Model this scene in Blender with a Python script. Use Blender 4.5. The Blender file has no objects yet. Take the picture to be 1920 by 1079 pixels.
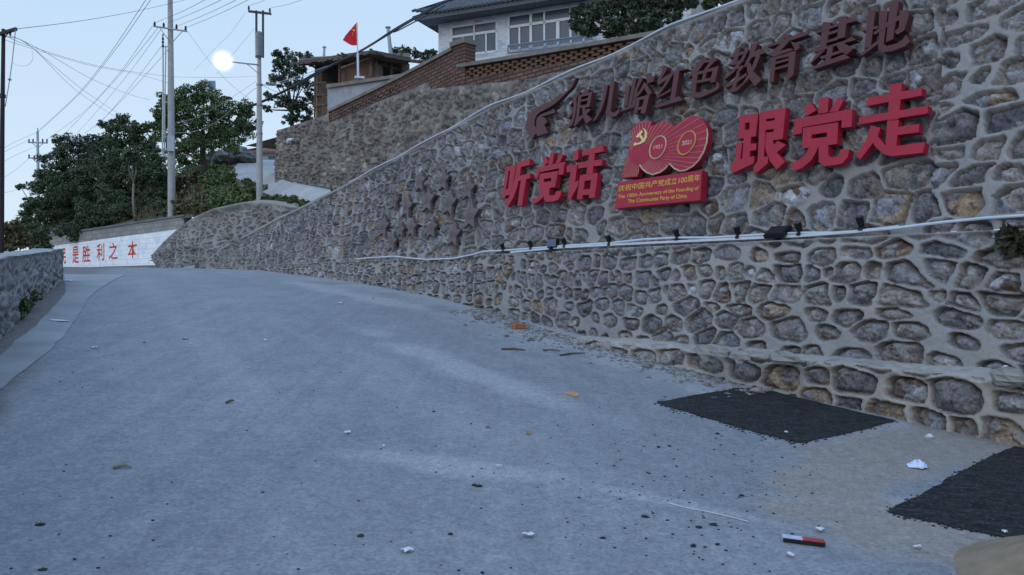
import bpy, bmesh, math, random
import numpy as np
from mathutils import Vector

# ------------------------------------------------------------------ camera, sky, sun, exposure
SC = bpy.context.scene
COL = SC.collection
EYE = 1.55            # camera height; the horizon lies on row HV of a 1920x1079 picture
FPX = 1450.0
HV = 525.0
cam_d = bpy.data.cameras.new("camera")
cam = bpy.data.objects.new("camera", cam_d)
COL.objects.link(cam)
cam.location = (0, 0, EYE)
cam.rotation_euler = (math.radians(90), 0, 0)
cam_d.sensor_width = 36.0
cam_d.lens = 36.0 * FPX / 1920.0
cam_d.shift_y = -(539.5 - HV) / 1920.0
cam_d.clip_start = 0.05
cam_d.clip_end = 6000
SC.camera = cam

SUN_EL, SUN_AZ = 24.0, 215.0      # azimuth clockwise from +Y
world = bpy.data.worlds.new("World")
SC.world = world
world.use_nodes = True
wn = world.node_tree.nodes
wl = world.node_tree.links
bg = wn["Background"]
sky = wn.new("ShaderNodeTexSky")
sky.sky_type = 'NISHITA'
sky.sun_disc = False
sky.sun_elevation = math.radians(SUN_EL)
sky.sun_rotation = math.radians(SUN_AZ)
sky.altitude = 800
sky.air_density = 1.0
sky.dust_density = 2.5
cloud = wn.new("ShaderNodeMix")      # thin even cloud over the whole sky
cloud.data_type = 'RGBA'
cloud.inputs[0].default_value = 0.85
wl.new(sky.outputs[0], cloud.inputs[6])
tcw = wn.new("ShaderNodeTexCoord"); sepw = wn.new("ShaderNodeSeparateXYZ"); rmpw = wn.new("ShaderNodeValToRGB")
wl.new(tcw.outputs["Generated"], sepw.inputs[0]); wl.new(sepw.outputs[2], rmpw.inputs[0])
rmpw.color_ramp.elements[0].position = 0.0; rmpw.color_ramp.elements[0].color = (.74, .875, 1.0, 1)
rmpw.color_ramp.elements[1].position = 0.85; rmpw.color_ramp.elements[1].color = (.66, 1.04, 1.66, 1)
_e = rmpw.color_ramp.elements.new(.32); _e.color = (.585, .775, 1.0, 1)     # pale by the horizon, bluer overhead
scw = wn.new("ShaderNodeVectorMath"); scw.operation = 'SCALE'; scw.inputs["Scale"].default_value = 10.6
wl.new(rmpw.outputs[0], scw.inputs[0]); wl.new(scw.outputs[0], cloud.inputs[7])
wl.new(cloud.outputs[2], bg.inputs[0])
bg.inputs[1].default_value = 0.10

sun_d = bpy.data.lights.new("sun", 'SUN')
sun_d.energy = 0.5
sun_d.angle = math.radians(40)
sun_d.color = (1.0, 0.96, 0.92)
sun = bpy.data.objects.new("sun", sun_d)
COL.objects.link(sun)
_az, _el = math.radians(SUN_AZ), math.radians(SUN_EL)
_sd = Vector((math.sin(_az) * math.cos(_el), math.cos(_az) * math.cos(_el), math.sin(_el)))
sun.rotation_euler = _sd.to_track_quat('Z', 'Y').to_euler()
sun.location = _sd * 50 + Vector((0, 0, 30))

SC.view_settings.view_transform = 'Standard'
SC.view_settings.look = 'None'
SC.view_settings.exposure = 0.0
SC.view_settings.gamma = 1.0
SC.render.engine = 'CYCLES'
SC.cycles.use_denoising = True
SC.cycles.max_bounces = 5
SC.cycles.sample_clamp_indirect = 4.0

random.seed(7)
RNG = np.random.default_rng(11)

# ------------------------------------------------------------------ projections (photo pixel -> point on a real surface)
NX, NY = 0.8126, 0.5828           # horizontal direction into the big wall
DX_, DY_ = -0.5828, 0.8126        # along the big wall, away from the camera
BAT = 0.16                        # the upper wall leans back
E_UP = 7.8

def ray(u, v): return (u - 960.0) / FPX, (HV - v) / FPX
def P(u, v, Y):
    a, c = ray(u, v)
    return Vector((a * Y, Y, EYE + c * Y))
def se(p): return p[0] * DX_ + p[1] * DY_, p[0] * NX + p[1] * NY
WN = Vector((-NX, -NY, BAT)).normalized()     # outward normal of the upper wall
def W(u, v, off=0.0):
    a, c = ray(u, v)
    Y = (E_UP + BAT * (EYE - 2.0) - off * math.sqrt(1 + BAT * BAT)) / (NX * a + NY - BAT * c)
    return Vector((a * Y, Y, EYE + c * Y))

PS = np.array([-12, 0, 2.73, 5.4, 9.96, 13.4, 17.4, 24, 32.6, 45, 70, 120.0])
PZ = np.array([-0.7, 0, .2, .40, .86, 1.22, 1.51, 1.83, 2.02, 2.2, 2.25, 2.25])
_ss = np.linspace(-12, 120, 1321)
_zz = np.interp(_ss, PS, PZ)
_k = np.hanning(23); _k /= _k.sum()
_zz = np.convolve(np.pad(_zz, 11, mode='edge'), _k, 'valid')
def gz(x, y): return np.interp(x * DX_ + y * DY_, _ss, _zz)
def G(u, v, dz=0.0):
    a, c = ray(u, v)
    lo, hi = 1.5, 70.0
    f = lambda Y: EYE + c * Y - gz(a * Y, Y)
    prev = lo
    for Y in np.geomspace(lo, hi, 500):
        if f(Y) < 0:
            lo2, hi2 = prev, Y
            for _ in range(40):
                m = .5 * (lo2 + hi2)
                if f(m) < 0: hi2 = m
                else: lo2 = m
            break
        prev = Y
    else:
        hi2 = 60.0
    return Vector((a * hi2, hi2, float(gz(a * hi2, hi2)) + dz))

class VPlane:
    """upright plane through two plan points given as (column, depth)"""
    def __init__(s, a, b):
        pa, pb = P(a[0], HV, a[1]), P(b[0], HV, b[1])
        s.o = pa.copy(); s.o.z = 0
        s.d = (pb - pa); s.d.z = 0; s.len = s.d.length; s.d.normalize()
        s.n = Vector((s.d.y, -s.d.x, 0))      # towards the viewer
        if s.n.dot(Vector((0, 0, 0)) - s.o) < 0: s.n = -s.n
    def pt(s, u, v, off=0.0):
        a, c = ray(u, v)
        r = Vector((a, 1, 0))
        Y = (s.o + s.n * off).dot(s.n) / r.dot(s.n)
        return Vector((a * Y, Y, EYE + c * Y))
    def tz(s, u, v, off=0.0):
        p = s.pt(u, v, off); q = p - s.o; q.z = 0
        return q.dot(s.d), p.z
    def at(s, t, z, off=0.0):
        p = s.o + s.d * t + s.n * off
        return Vector((p.x, p.y, z))

# ------------------------------------------------------------------ object helpers
ROOT = {}
def tag(o, label=None, cat=None, group=None, kind='thing'):
    if label: o["label"] = label
    if cat: o["category"] = cat
    if group: o["group"] = group
    if kind: o["kind"] = kind
    return o
def thing(name, label, cat, loc, group=None):
    o = bpy.data.objects.new(name, None)
    COL.objects.link(o)
    o.location = loc
    o.empty_display_size = 0.2
    ROOT[o.name] = Vector(loc)
    return tag(o, label, cat, group)
def mk(name, V, F, mat, parent=None, loc=None, smooth=False, attrs=None, fix=True, uv=None):
    """link one mesh; V is in world space"""
    V = np.asarray([tuple(v) for v in V] if not isinstance(V, np.ndarray) else V, dtype=np.float64)
    base = ROOT[parent.name] if parent is not None else Vector(loc if loc is not None else (V[:, 0].mean(), V[:, 1].mean(), V[:, 2].min()))
    V = V - np.array(base)
    me = bpy.data.meshes.new(name)
    if isinstance(F, np.ndarray):
        n = len(F); k = F.shape[1]
        me.vertices.add(len(V)); me.vertices.foreach_set("co", V.astype(np.float32).ravel())
        me.loops.add(n * k); me.loops.foreach_set("vertex_index", F.astype(np.int32).ravel())
        me.polygons.add(n); me.polygons.foreach_set("loop_start", np.arange(0, n * k, k, dtype=np.int32))
        me.update(calc_edges=True); me.validate()
    else:
        me.from_pydata(V.tolist(), [], [list(f) for f in F])
        if fix:
            b = bmesh.new(); b.from_mesh(me)
            bmesh.ops.recalc_face_normals(b, faces=b.faces)
            b.to_mesh(me); b.free()
    if attrs:
        for k, a in attrs.items():
            at = me.attributes.new(k, 'FLOAT', 'POINT')
            at.data.foreach_set("value", np.asarray(a, dtype=np.float32).ravel())
    if uv is not None:
        l = me.uv_layers.new(name="UVMap")
        vi = np.empty(len(me.loops), dtype=np.int32); me.loops.foreach_get("vertex_index", vi)
        l.data.foreach_set("uv", np.asarray(uv, dtype=np.float32)[vi].ravel())
    if smooth:
        me.polygons.foreach_set("use_smooth", np.ones(len(me.polygons), dtype=bool))
    me.materials.append(mat)
    o = bpy.data.objects.new(name, me)
    COL.objects.link(o)
    if parent is not None:
        o.parent = parent
        ROOT[o.name] = base
    else:
        o.location = base
        ROOT[o.name] = Vector(base)
    return o

class MB:
    def __init__(s): s.v = []; s.f = []
    def add(s, V, F):
        b = len(s.v); s.v += [Vector(x) for x in V]; s.f += [[b + i for i in f] for f in F]; return s
    def prism(s, front, off):
        n = len(front); off = Vector(off)
        F = [list(range(n)), list(range(2 * n - 1, n - 1, -1))]
        F += [[i, n + i, n + (i + 1) % n, (i + 1) % n] for i in range(n)]
        return s.add(list(front) + [Vector(p) + off for p in front], F)
    def box(s, o, ax, ay, az):
        o, ax, ay, az = map(Vector, (o, ax, ay, az))
        return s.prism([o, o + ax, o + ax + ay, o + ay], az)
    def cbox(s, c, sx, sy, sz, rz=0.0):
        ca, sa = math.cos(rz), math.sin(rz)
        ax = Vector((ca * sx, sa * sx, 0)); ay = Vector((-sa * sy, ca * sy, 0)); az = Vector((0, 0, sz))
        return s.box(Vector(c) - ax / 2 - ay / 2 - az / 2, ax, ay, az)
    def tube(s, pts, r, n=8, cap=True):
        pts = [Vector(p) for p in pts]; m = len(pts)
        rr = r if isinstance(r, (list, tuple)) else [r] * m
        V = []; prev = None
        for i, p in enumerate(pts):
            t = (pts[min(i + 1, m - 1)] - pts[max(i - 1, 0)])
            t = t.normalized() if t.length > 1e-9 else Vector((0, 0, 1))
            if prev is None:
                a = t.cross(Vector((0, 0, 1)))
                if a.length < 1e-3: a = t.cross(Vector((1, 0, 0)))
                a.normalize()
            else:
                a = (prev - t * prev.dot(t)); a.normalize()
            prev = a; bb = t.cross(a)
            for k in range(n):
                th = 2 * math.pi * k / n
                V.append(p + (a * math.cos(th) + bb * math.sin(th)) * rr[i])
        F = [[i * n + k, i * n + (k + 1) % n, (i + 1) * n + (k + 1) % n, (i + 1) * n + k] for i in range(m - 1) for k in range(n)]
        if cap: F += [list(range(n - 1, -1, -1)), list(range((m - 1) * n, m * n))]
        return s.add(V, F)
    def lathe(s, c, prof, n=12):
        return s.tube([Vector(c) + Vector((0, 0, z)) for r, z in prof], [r for r, z in prof], n)
    def blob(s, c, rx, ry, rz, seed=0, n=8, m=5, rough=.2):
        rg = random.Random(seed); V = []; c = Vector(c)
        for j in range(m + 1):
            ph = math.pi * j / m
            for k in range(n):
                th = 2 * math.pi * k / n + j * .3
                q = 1 + rg.uniform(-rough, rough)
                V.append(c + Vector((rx * math.sin(ph) * math.cos(th) * q, ry * math.sin(ph) * math.sin(th) * q, rz * math.cos(ph) * q)))
        F = [[j * n + k, j * n + (k + 1) % n, (j + 1) * n + (k + 1) % n, (j + 1) * n + k] for j in range(m) for k in range(n)]
        return s.add(V, F)
    def out(s, name, mat, parent=None, **k): return mk(name, s.v, s.f, mat, parent, **k)

def copy_tree(o, parent=None):
    c = o.copy(); COL.objects.link(c); c.parent = parent
    ROOT[c.name] = ROOT[o.name]
    for ch in [x for x in o.children]: copy_tree(ch, c)
    return c

# ------------------------------------------------------------------ noise
def _h(i, j, k=0):
    n = (np.asarray(i, dtype=np.int64) * 374761393 + np.asarray(j, dtype=np.int64) * 668265263 + k * 974634777) & 0xffffffff
    n = ((n ^ (n >> 13)) * 1274126177) & 0xffffffff
    n = ((n ^ (n >> 16)) * 2246822519) & 0xffffffff
    return ((n ^ (n >> 15)) & 0xffffff) / float(0xffffff)
def vn(x, y, k=0):
    i = np.floor(x).astype(np.int64); j = np.floor(y).astype(np.int64)
    fx = x - i; fy = y - j
    fx = fx * fx * (3 - 2 * fx); fy = fy * fy * (3 - 2 * fy)
    return (_h(i, j, k) * (1 - fx) + _h(i + 1, j, k) * fx) * (1 - fy) + (_h(i, j + 1, k) * (1 - fx) + _h(i + 1, j + 1, k) * fx) * fy
def fbm(x, y, k=0, o=4):
    t = 0; a = .5; s = 0
    for q in range(o):
        t = t + a * vn(x * 2 ** q, y * 2 ** q, k + q * 17); s += a; a *= .5
    return t / s
def sst(a, b, x):
    t = np.clip((x - a) / (b - a), 0, 1); return t * t * (3 - 2 * t)

# ------------------------------------------------------------------ materials
def mat_new(name):
    m = bpy.data.materials.new(name); m.use_nodes = True
    nt = m.node_tree
    return m, nt, nt.nodes["Principled BSDF"]
def N(nt, t, **k):
    n = nt.nodes.new(t)
    for a, b in k.items(): setattr(n, a, b)
    return n
def objco(nt):
    return N(nt, "ShaderNodeTexCoord").outputs["Object"]
def noise(nt, co, scale, detail=4, rough=.55):
    n = N(nt, "ShaderNodeTexNoise"); n.inputs["Scale"].default_value = scale
    n.inputs["Detail"].default_value = detail; n.inputs["Roughness"].default_value = rough
    nt.links.new(co, n.inputs["Vector"]); return n.outputs[0]
def ramp(nt, fac, stops, interp='LINEAR'):
    r = N(nt, "ShaderNodeValToRGB"); e = r.color_ramp; e.interpolation = interp
    while len(e.elements) < len(stops): e.elements.new(0.5)
    for el, (p, c) in zip(e.elements, stops):
        el.position = p; el.color = (c[0], c[1], c[2], 1) if not isinstance(c, (int, float)) else (c, c, c, 1)
    nt.links.new(fac, r.inputs[0]); return r.outputs[0]
def mix(nt, f, a, b, mode='MIX'):
    m = N(nt, "ShaderNodeMix", data_type='RGBA', blend_type=mode)
    for s, x in ((0, f), (6, a), (7, b)):
        if isinstance(x, (int, float)): m.inputs[s].default_value = x if s == 0 else (x, x, x, 1)
        elif isinstance(x, tuple): m.inputs[s].default_value = (*x[:3], 1)
        else: nt.links.new(x, m.inputs[s])
    return m.outputs[2]
def attr(nt, name): return N(nt, "ShaderNodeAttribute", attribute_name=name).outputs["Fac"]
def bump(nt, b, hgt, strength=.4, dist=.02):
    n = N(nt, "ShaderNodeBump"); n.inputs["Strength"].default_value = strength; n.inputs["Distance"].default_value = dist
    nt.links.new(hgt, n.inputs["Height"]); nt.links.new(n.outputs[0], b.inputs["Normal"])
def simple(name, col, rough=.7, metal=0.0, var=.25, scale=6.0, bmp=0.0, bscale=60.0, spec=.3):
    m, nt, b = mat_new(name); co = objco(nt)
    f = noise(nt, co, scale, 5, .6)
    lo = tuple(c * (1 - var) for c in col); hi = tuple(min(1, c * (1 + var)) for c in col)
    nt.links.new(ramp(nt, f, [(.3, lo), (.7, hi)]), b.inputs["Base Color"])
    b.inputs["Roughness"].default_value = rough; b.inputs["Metallic"].default_value = metal
    b.inputs["Specular IOR Level"].default_value = spec
    if bmp: bump(nt, b, noise(nt, co, bscale, 4, .6), bmp, .01)
    return m
def stone_mat(name, stops, mortar, tint=(1, 1, 1), stint=(.93, .94, 1.0), fine=1.0, brk=.75):
    m, nt, b = mat_new(name); co = objco(nt)
    st = ramp(nt, attr(nt, "rnd"), stops)
    n1 = noise(nt, co, 7 * fine, 6, .65); n2 = noise(nt, co, 34 * fine, 5, .7)
    st = mix(nt, 1.0, st, ramp(nt, n1, [(.30, 1 - brk * .5), (.70, 1 + brk * .4)]), 'MULTIPLY')
    st = mix(nt, 1.0, st, ramp(nt, n2, [(.3, .62), (.7, 1.3)]), 'MULTIPLY')
    st = mix(nt, 1.0, st, ramp(nt, noise(nt, co, 17 * fine, 7, .75), [(.34, .42), (.46, 1.0), (.62, 1.02), (.72, 1.4)]), 'MULTIPLY')  # random dark blotches: mineral patches plus crevice shade put into the colour
    mo = mix(nt, noise(nt, co, 2.2 * fine, 5, .65), tuple(c * .72 for c in mortar), tuple(c * 1.22 for c in mortar))
    mo = mix(nt, 1.0, mo, ramp(nt, n2, [(.3, .88), (.7, 1.1)]), 'MULTIPLY')
    st = mix(nt, 1.0, st, tuple(stint), 'MULTIPLY')
    c = mix(nt, attr(nt, "stone"), mo, st)
    c = mix(nt, 1.0, c, ramp(nt, noise(nt, co, .5, 4, .6), [(.3, (.80, .80, .82)), (.7, (1.12, 1.11, 1.08))]), 'MULTIPLY')
    c = mix(nt, 1.0, c, tuple(tint), 'MULTIPLY')
    nt.links.new(c, b.inputs["Base Color"])
    b.inputs["Roughness"].default_value = .9; b.inputs["Specular IOR Level"].default_value = .15
    bump(nt, b, noise(nt, co, 40 * fine, 6, .75), .55, .015 / fine)
    return m
STONES = [(0, (.11, .11, .12)), (.08, (.24, .225, .215)), (.16, (.15, .145, .155)), (.24, (.33, .30, .265)), (.31, (.18, .155, .14)), (.38, (.27, .27, .28)), (.45, (.21, .19, .185)),
          (.52, (.36, .335, .31)), (.59, (.17, .17, .18)), (.66, (.29, .255, .215)), (.72, (.30, .315, .345)), (.78, (.215, .20, .205)), (.84, (.36, .27, .175)), (.885, (.25, .235, .23)), (.92, (.15, .095, .068)), (.955, (.27, .27, .275)), (1, (.48, .48, .48))]
M_WALL = stone_mat("mortared_stone", STONES, (.305, .297, .295))
M_PIER = stone_mat("coursed_stone", STONES, (.31, .302, .292))
M_LEDGE = stone_mat("ledge_stone", STONES, (.39, .365, .335))
M_RUBBLE = stone_mat("rubble_stone", [(0, (.13, .115, .108)), (.35, (.23, .205, .185)), (.6, (.165, .15, .14)), (.8, (.28, .255, .225)), (1, (.36, .325, .28))], (.24, .22, .20), fine=.55)
M_BANK = stone_mat("bank_stone", [(0, (.12, .115, .115)), (.5, (.19, .18, .175)), (1, (.25, .24, .23))], (.27, .26, .245), fine=.6)
M_PARAPET = stone_mat("parapet_stone", [(0, (.17, .16, .16)), (.5, (.26, .25, .245)), (1, (.36, .35, .34))], (.33, .322, .315))

# ------------------------------------------------------------------ stone fields
def stones(S, Z, cw, ch, seed, p=2.5, jit=.3, rnd=0.0):
    wx = S / cw + .5 * (fbm(S / cw * .8, Z / ch * .8, seed + 5, 2) - .5)
    wy = Z / ch + .7 * (fbm(S / cw * .45, Z / ch * .45, seed + 9, 2) - .5)
    j0 = np.floor(wy).astype(np.int64)
    F1 = np.full(S.shape, 9.); F2 = np.full(S.shape, 9.)
    R = np.zeros(S.shape); DX1 = np.zeros(S.shape); DY1 = np.zeros(S.shape)
    for dj in (-1, 0, 1):
        j = j0 + dj
        w = .7 + .75 * _h(j, j * 3 + 1, seed + 1)
        xr = wx * w + 10 * _h(j, j * 7 + 3, seed + 2)
        i0 = np.floor(xr).astype(np.int64)
        for di in (-2, -1, 0, 1, 2):
            i = i0 + di
            cx = i + .5 + jit * 1.5 * (_h(i, j, seed + 3) - .5)
            cy = j + .5 + jit * 1.1 * (_h(i, j, seed + 4) - .5)
            dx = (xr - cx) / w; dy = wy - cy
            d = (np.abs(dx) ** p + np.abs(dy) ** p) ** (1 / p) - .40 * (_h(i, j, seed + 6) - .5)
            near = d < F1
            F2 = np.where(near, F1, np.minimum(F2, d))
            R = np.where(near, _h(i, j, seed + 8), R)
            DX1 = np.where(near, dx, DX1); DY1 = np.where(near, dy, DY1)
            F1 = np.where(near, d, F1)
    e = (F2 - F1) * .5 * min(cw, ch)
    if rnd:
        e2 = (rnd - F1) * min(cw, ch) * .8
        k = .02; h = np.clip(.5 + .5 * (e2 - e) / k, 0, 1)
        e = e2 * (1 - h) + e * h - k * h * (1 - h)
    return e, R, DX1 * cw, DY1 * ch
def stone_disp(S, Z, cw, ch, seed, half=.022, depth=.04, bulge=.06, rough=.03, p=2.5, jit=.3, frac=1.0, rnd=0.0):
    e, R, dx, dy = stones(S, Z, cw, ch, seed, p, jit, rnd)
    e = e + .028 * (fbm(S * 13, Z * 13, seed + 31, 3) - .5)
    R2 = (R * 7.31) % 1; R3 = (R * 13.7) % 1; R4 = (R * 29.3) % 1; R5 = (R * 53.9) % 1
    half = half * (.6 + .8 * fbm(S * 1.3, Z * 1.3, seed + 77, 2))
    m = sst(half, half + .010, e)
    dome = 1 - np.exp(-np.maximum(e - half, 0) / .05)
    rg = fbm(S * 8, Z * 8, seed + 41, 4); rf = np.abs(fbm(S * 22 + R * 9, Z * 22, seed + 51, 3) - .5) * 2
    # broken facets inside each stone
    ca, sa = np.cos(R3 * 3.1), np.sin(R3 * 3.1)
    u = S * ca + Z * sa + R * 37; w = -S * sa + Z * ca + R * 11
    fe, FR, fx, fy = stones(u, w, .15 * (cw / .37), .085 * (cw / .37), seed + 13, 1.6, .5)
    fac = (FR - .5) * .055 + fx * ((FR * 9.1) % 1 - .5) * .7 + fy * ((FR * 5.3) % 1 - .5) * .9
    fac = fac - .018 * np.exp(-(fe / .006) ** 2)
    fac = fac * frac * (.25 + .95 * R5) * sst(half, half + .05, e)
    groove = np.exp(-((e - half - .012) / .013) ** 2) * (.030 + .080 * sst(-.25, .35, dy / ch)) * (.45 + R2)
    st = -depth * (.5 + .9 * R4) + dome * bulge * (.45 + .9 * R2) + (dx * (R3 - .5) + dy * (R2 - .6)) * .30 + (rg - .5) * rough * 2.0 - rf * rough * .8 + fac - groove
    mo = (fbm(S * 5, Z * 5, seed + 61, 4) - .5) * .03 + (fbm(S * 25, Z * 25, seed + 63, 3) - .5) * .008
    sub_ = (R + (FR - .5) * .12 * frac) 
    return m * st + (1 - m) * mo, m, np.clip(sub_, 0.0, 1.0)
def grid_faces(nr, nc):
    i = np.arange(nr - 1)[:, None] * nc + np.arange(nc - 1)[None, :]
    i = i.ravel()
    return np.stack([i, i + 1, i + nc + 1, i + nc], 1)
# ================================================================== GROUND
def axis_pts(segs):
    out = []
    for a, b, st in segs: out.append(np.arange(a, b, st))
    return np.concatenate(out + [[segs[-1][1]]])
gx = axis_pts([(-60, -20, 2.0), (-20, -9, .35), (-9, -5, .09), (-5, 5.2, .032), (5.2, 9, .15)])
gy = axis_pts([(-14, -2, .8), (-2, 2.6, .2), (2.6, 8, .032), (8, 12, .05), (12, 20, .1), (20, 45, .3), (45, 90, 1.5)])
X, Y = np.meshgrid(gx, gy)
S_ = X * DX_ + Y * DY_; E_ = X * NX + Y * NY
Z = gz(X, Y) + .012 * (fbm(X * .7, Y * .7, 3, 3) - .5)
Ys = np.maximum(Y, .5)
U_ = 960 + FPX * X / Ys; V_ = HV - FPX * (Z - EYE) / Ys
def blob(u, v, cu, cv, ru, rv, rot=0.0):
    ca, sa = math.cos(rot), math.sin(rot)
    a = (u - cu) * ca + (v - cv) * sa; b = -(u - cu) * sa + (v - cv) * ca
    d = np.sqrt((a / ru) ** 2 + (b / rv) ** 2)
    return d
wob = fbm(X * 1.6, Y * 1.6, 21, 4) - .5
front = (Y > 1.5)
sand = np.zeros_like(X)
for cu, cv, ru, rv, ro in [(1690, 855, 230, 62, -.05), (1560, 905, 130, 55, .05), (1790, 830, 130, 40, .1), (1640, 985, 230, 55, .12), (1800, 1020, 200, 50, .2), (1500, 960, 120, 30, .1)]:
    sand = np.maximum(sand, 1 - sst(.55, 1.15, blob(U_, V_, cu, cv, ru, rv, ro) + wob * 1.0))
sand *= front
foot = np.where(S_ < 8.5, 6.97, np.interp(S_, [8.5, 11, 13, 40], [7.2, 7.6, 7.66, 7.8]))
dd = foot - E_
dust = (1 - sst(.0, 1.5, dd + wob * 1.6)) * front * .9
for cu, cv, ru, rv, ro in [(1100, 640, 160, 36, .25), (1330, 730, 110, 30, .2), (1650, 945, 260, 18, .06), (1300, 950, 420, 16, .2), (900, 880, 300, 22, .1), (1850, 1040, 180, 12, .25), (900, 700, 300, 24, .35), (700, 560, 200, 10, .2)]:
    dust = np.maximum(dust, .8 * (1 - sst(.3, 1.2, blob(U_, V_, cu, cv, ru, rv, ro) + wob * 1.3)) * front)
# wheel tracks and long streaks follow the road
st1 = fbm((E_ - .10 * S_) * 2.1, S_ * .13, 71, 4)
dust = np.clip(np.maximum(dust, sst(.5, .8, st1) * .22 + .18 * (wob + .5)), 0, 1)
# dirt verge by the parapet
pl0, pl1 = G(0, 640), G(118, 530)
pd = (pl1 - pl0); pd.z = 0; pd.normalize()
par_d = (X - pl0.x) * (-pd.y) + (Y - pl0.y) * pd.x      # >0 to the left of the parapet foot
dirt = sst(-.55, -.30, par_d + wob * .35)
ground = mk("road", np.stack([X.ravel(), Y.ravel(), Z.ravel()], 1), grid_faces(len(gy), len(gx)), None or bpy.data.materials.new("tmp"),
            loc=(0, 0, 0), smooth=True, attrs={"sand": sand, "dust": dust, "dirt": dirt})
tag(ground, "worn grey village road climbing past the stone wall", "road", kind="structure")
def road_mat():
    m, nt, b = mat_new("worn_asphalt"); co = objco(nt)
    base = mix(nt, noise(nt, co, .42, 7, .62), (.158, .164, .180), (.275, .277, .286))
    base = mix(nt, ramp(nt, noise(nt, co, 3.0, 6, .7), [(.42, 0), (.62, .40)]), base, (.15, .158, .178))
    base = mix(nt, ramp(nt, noise(nt, co, 1.3, 7, .72), [(.55, 0), (.72, .28)]), base, (.34, .345, .36))
    base = mix(nt, ramp(nt, noise(nt, co, 7.5, 7, .8), [(.64, 0), (.74, .4)]), base, (.40, .40, .41))
    mpr = N(nt, "ShaderNodeMapping"); mpr.inputs["Rotation"].default_value = (0, 0, -.62); mpr.inputs["Scale"].default_value = (3.2, .16, 1); nt.links.new(co, mpr.inputs[0])
    base = mix(nt, 1.0, base, ramp(nt, noise(nt, mpr.outputs[0], 1.6, 6, .62), [(.32, .91), (.5, 1.0), (.68, 1.10)]), 'MULTIPLY')
    base = mix(nt, attr(nt, "dust"), base, (.335, .335, .345))
    base = mix(nt, attr(nt, "sand"), base, mix(nt, noise(nt, co, 5, 5, .6), (.235, .205, .182), (.305, .268, .24)))
    base = mix(nt, attr(nt, "dirt"), base, mix(nt, noise(nt, co, 9, 6, .75), (.085, .078, .076), (.235, .215, .205)))
    sp = noise(nt, co, 46, 4, .7)
    base = mix(nt, 1.0, base, ramp(nt, sp, [(.3, .72), (.5, 1.0), (.72, 1.28)]), 'MULTIPLY')
    base = mix(nt, 1.0, base, ramp(nt, noise(nt, co, 15, 7, .75), [(.32, .80), (.5, 1.0), (.70, 1.22)]), 'MULTIPLY')
    fl = N(nt, "ShaderNodeTexVoronoi"); fl.inputs["Scale"].default_value = 11; nt.links.new(co, fl.inputs["Vector"])
    base = mix(nt, ramp(nt, fl.outputs["Distance"], [(.03, .55), (.09, 0)]), base, (.42, .42, .43))
    fd = N(nt, "ShaderNodeTexVoronoi"); fd.inputs["Scale"].default_value = 6.3; nt.links.new(co, fd.inputs["Vector"])
    base = mix(nt, ramp(nt, fd.outputs["Distance"], [(.03, .7), (.07, 0)]), base, (.05, .05, .055))
    nt.links.new(base, b.inputs["Base Color"])
    b.inputs["Roughness"].default_value = .88; b.inputs["Specular IOR Level"].default_value = .25
    h = mix(nt, .5, noise(nt, co, 55, 5, .75), noise(nt, co, 9, 5, .6))
    bump(nt, b, h, .5, .02)
    return m
ground.data.materials[0] = road_mat()

M_EARTH = simple("dry_earth", (.15, .125, .10), .95, var=.4, scale=1.2, bmp=.6, bscale=6)
# the land far below and around, to the horizon
m_ = MB(); R0 = 3500
m_.add([(R0 * math.cos(a) , R0 * math.sin(a), -2.5) for a in [i * math.pi / 24 for i in range(48)]], [list(range(48))])
tag(m_.out("ground", M_EARTH, loc=(0, 0, -2.5)), "wide dry ground beyond the road", "ground", kind="structure")

def draped(name, px, mat, dz, cell=.12, rag=.05, world_pts=None, bumpy=0.0, seed=0):
    """ragged sheet lying on the road inside an outline, a few mm above it"""
    pts = world_pts or [G(u, v) for u, v in px]
    out = []
    for i in range(len(pts)):
        a, b = pts[i], pts[(i + 1) % len(pts)]
        n = max(1, int((b - a).length / cell))
        for k in range(n):
            p = a.lerp(b, k / n)
            q = rag * 2
            out.append((p.x + q * (fbm(np.array(p.x * 6), np.array(p.y * 6), seed + 3, 3) - .5), p.y + q * (fbm(np.array(p.x * 6), np.array(p.y * 6), seed + 8, 3) - .5), 0.0))
    b = bmesh.new()
    vs = [b.verts.new(p) for p in out]
    b.faces.new(vs)
    bmesh.ops.triangulate(b, faces=b.faces)
    for _ in range(9):
        es = [e for e in b.edges if e.calc_length() > cell * 1.6]
        if not es: break
        bmesh.ops.subdivide_edges(b, edges=es, cuts=1)
        bmesh.ops.triangulate(b, faces=b.faces)
    V = np.array([tuple(v.co) for v in b.verts]); b.verts.index_update()
    F = [[v.index for v in f.verts] for f in b.faces]
    b.free()
    V[:, 2] = gz(V[:, 0], V[:, 1]) + .012 * (fbm(V[:, 0] * .7, V[:, 1] * .7, 3, 3) - .5) + dz
    if bumpy: V[:, 2] += bumpy * np.abs(fbm(V[:, 0] * 9, V[:, 1] * 9, 5, 3) - .35)
    return mk(name, V, F, mat, loc=(V[:, 0].mean(), V[:, 1].mean(), V[:, 2].min()))
M_SHOULDER = simple("pale_concrete", (.262, .262, .268), .9, var=.18, scale=1.3, bmp=.3, bscale=40)
tag(draped("concrete_shoulder", [(-120, 790), (-60, 765), (0, 728), (30, 706), (60, 683), (100, 652), (120, 628), (135, 606), (152, 585), (165, 562), (182, 544), (212, 527), (235, 516), (120, 515), (122, 532), (124, 546), (112, 566), (72, 606), (30, 640), (0, 668), (-120, 730)], M_SHOULDER, .007, .25, .03),
    "pale concrete strip along the left edge of the road", "road edge", kind="structure")
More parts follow.
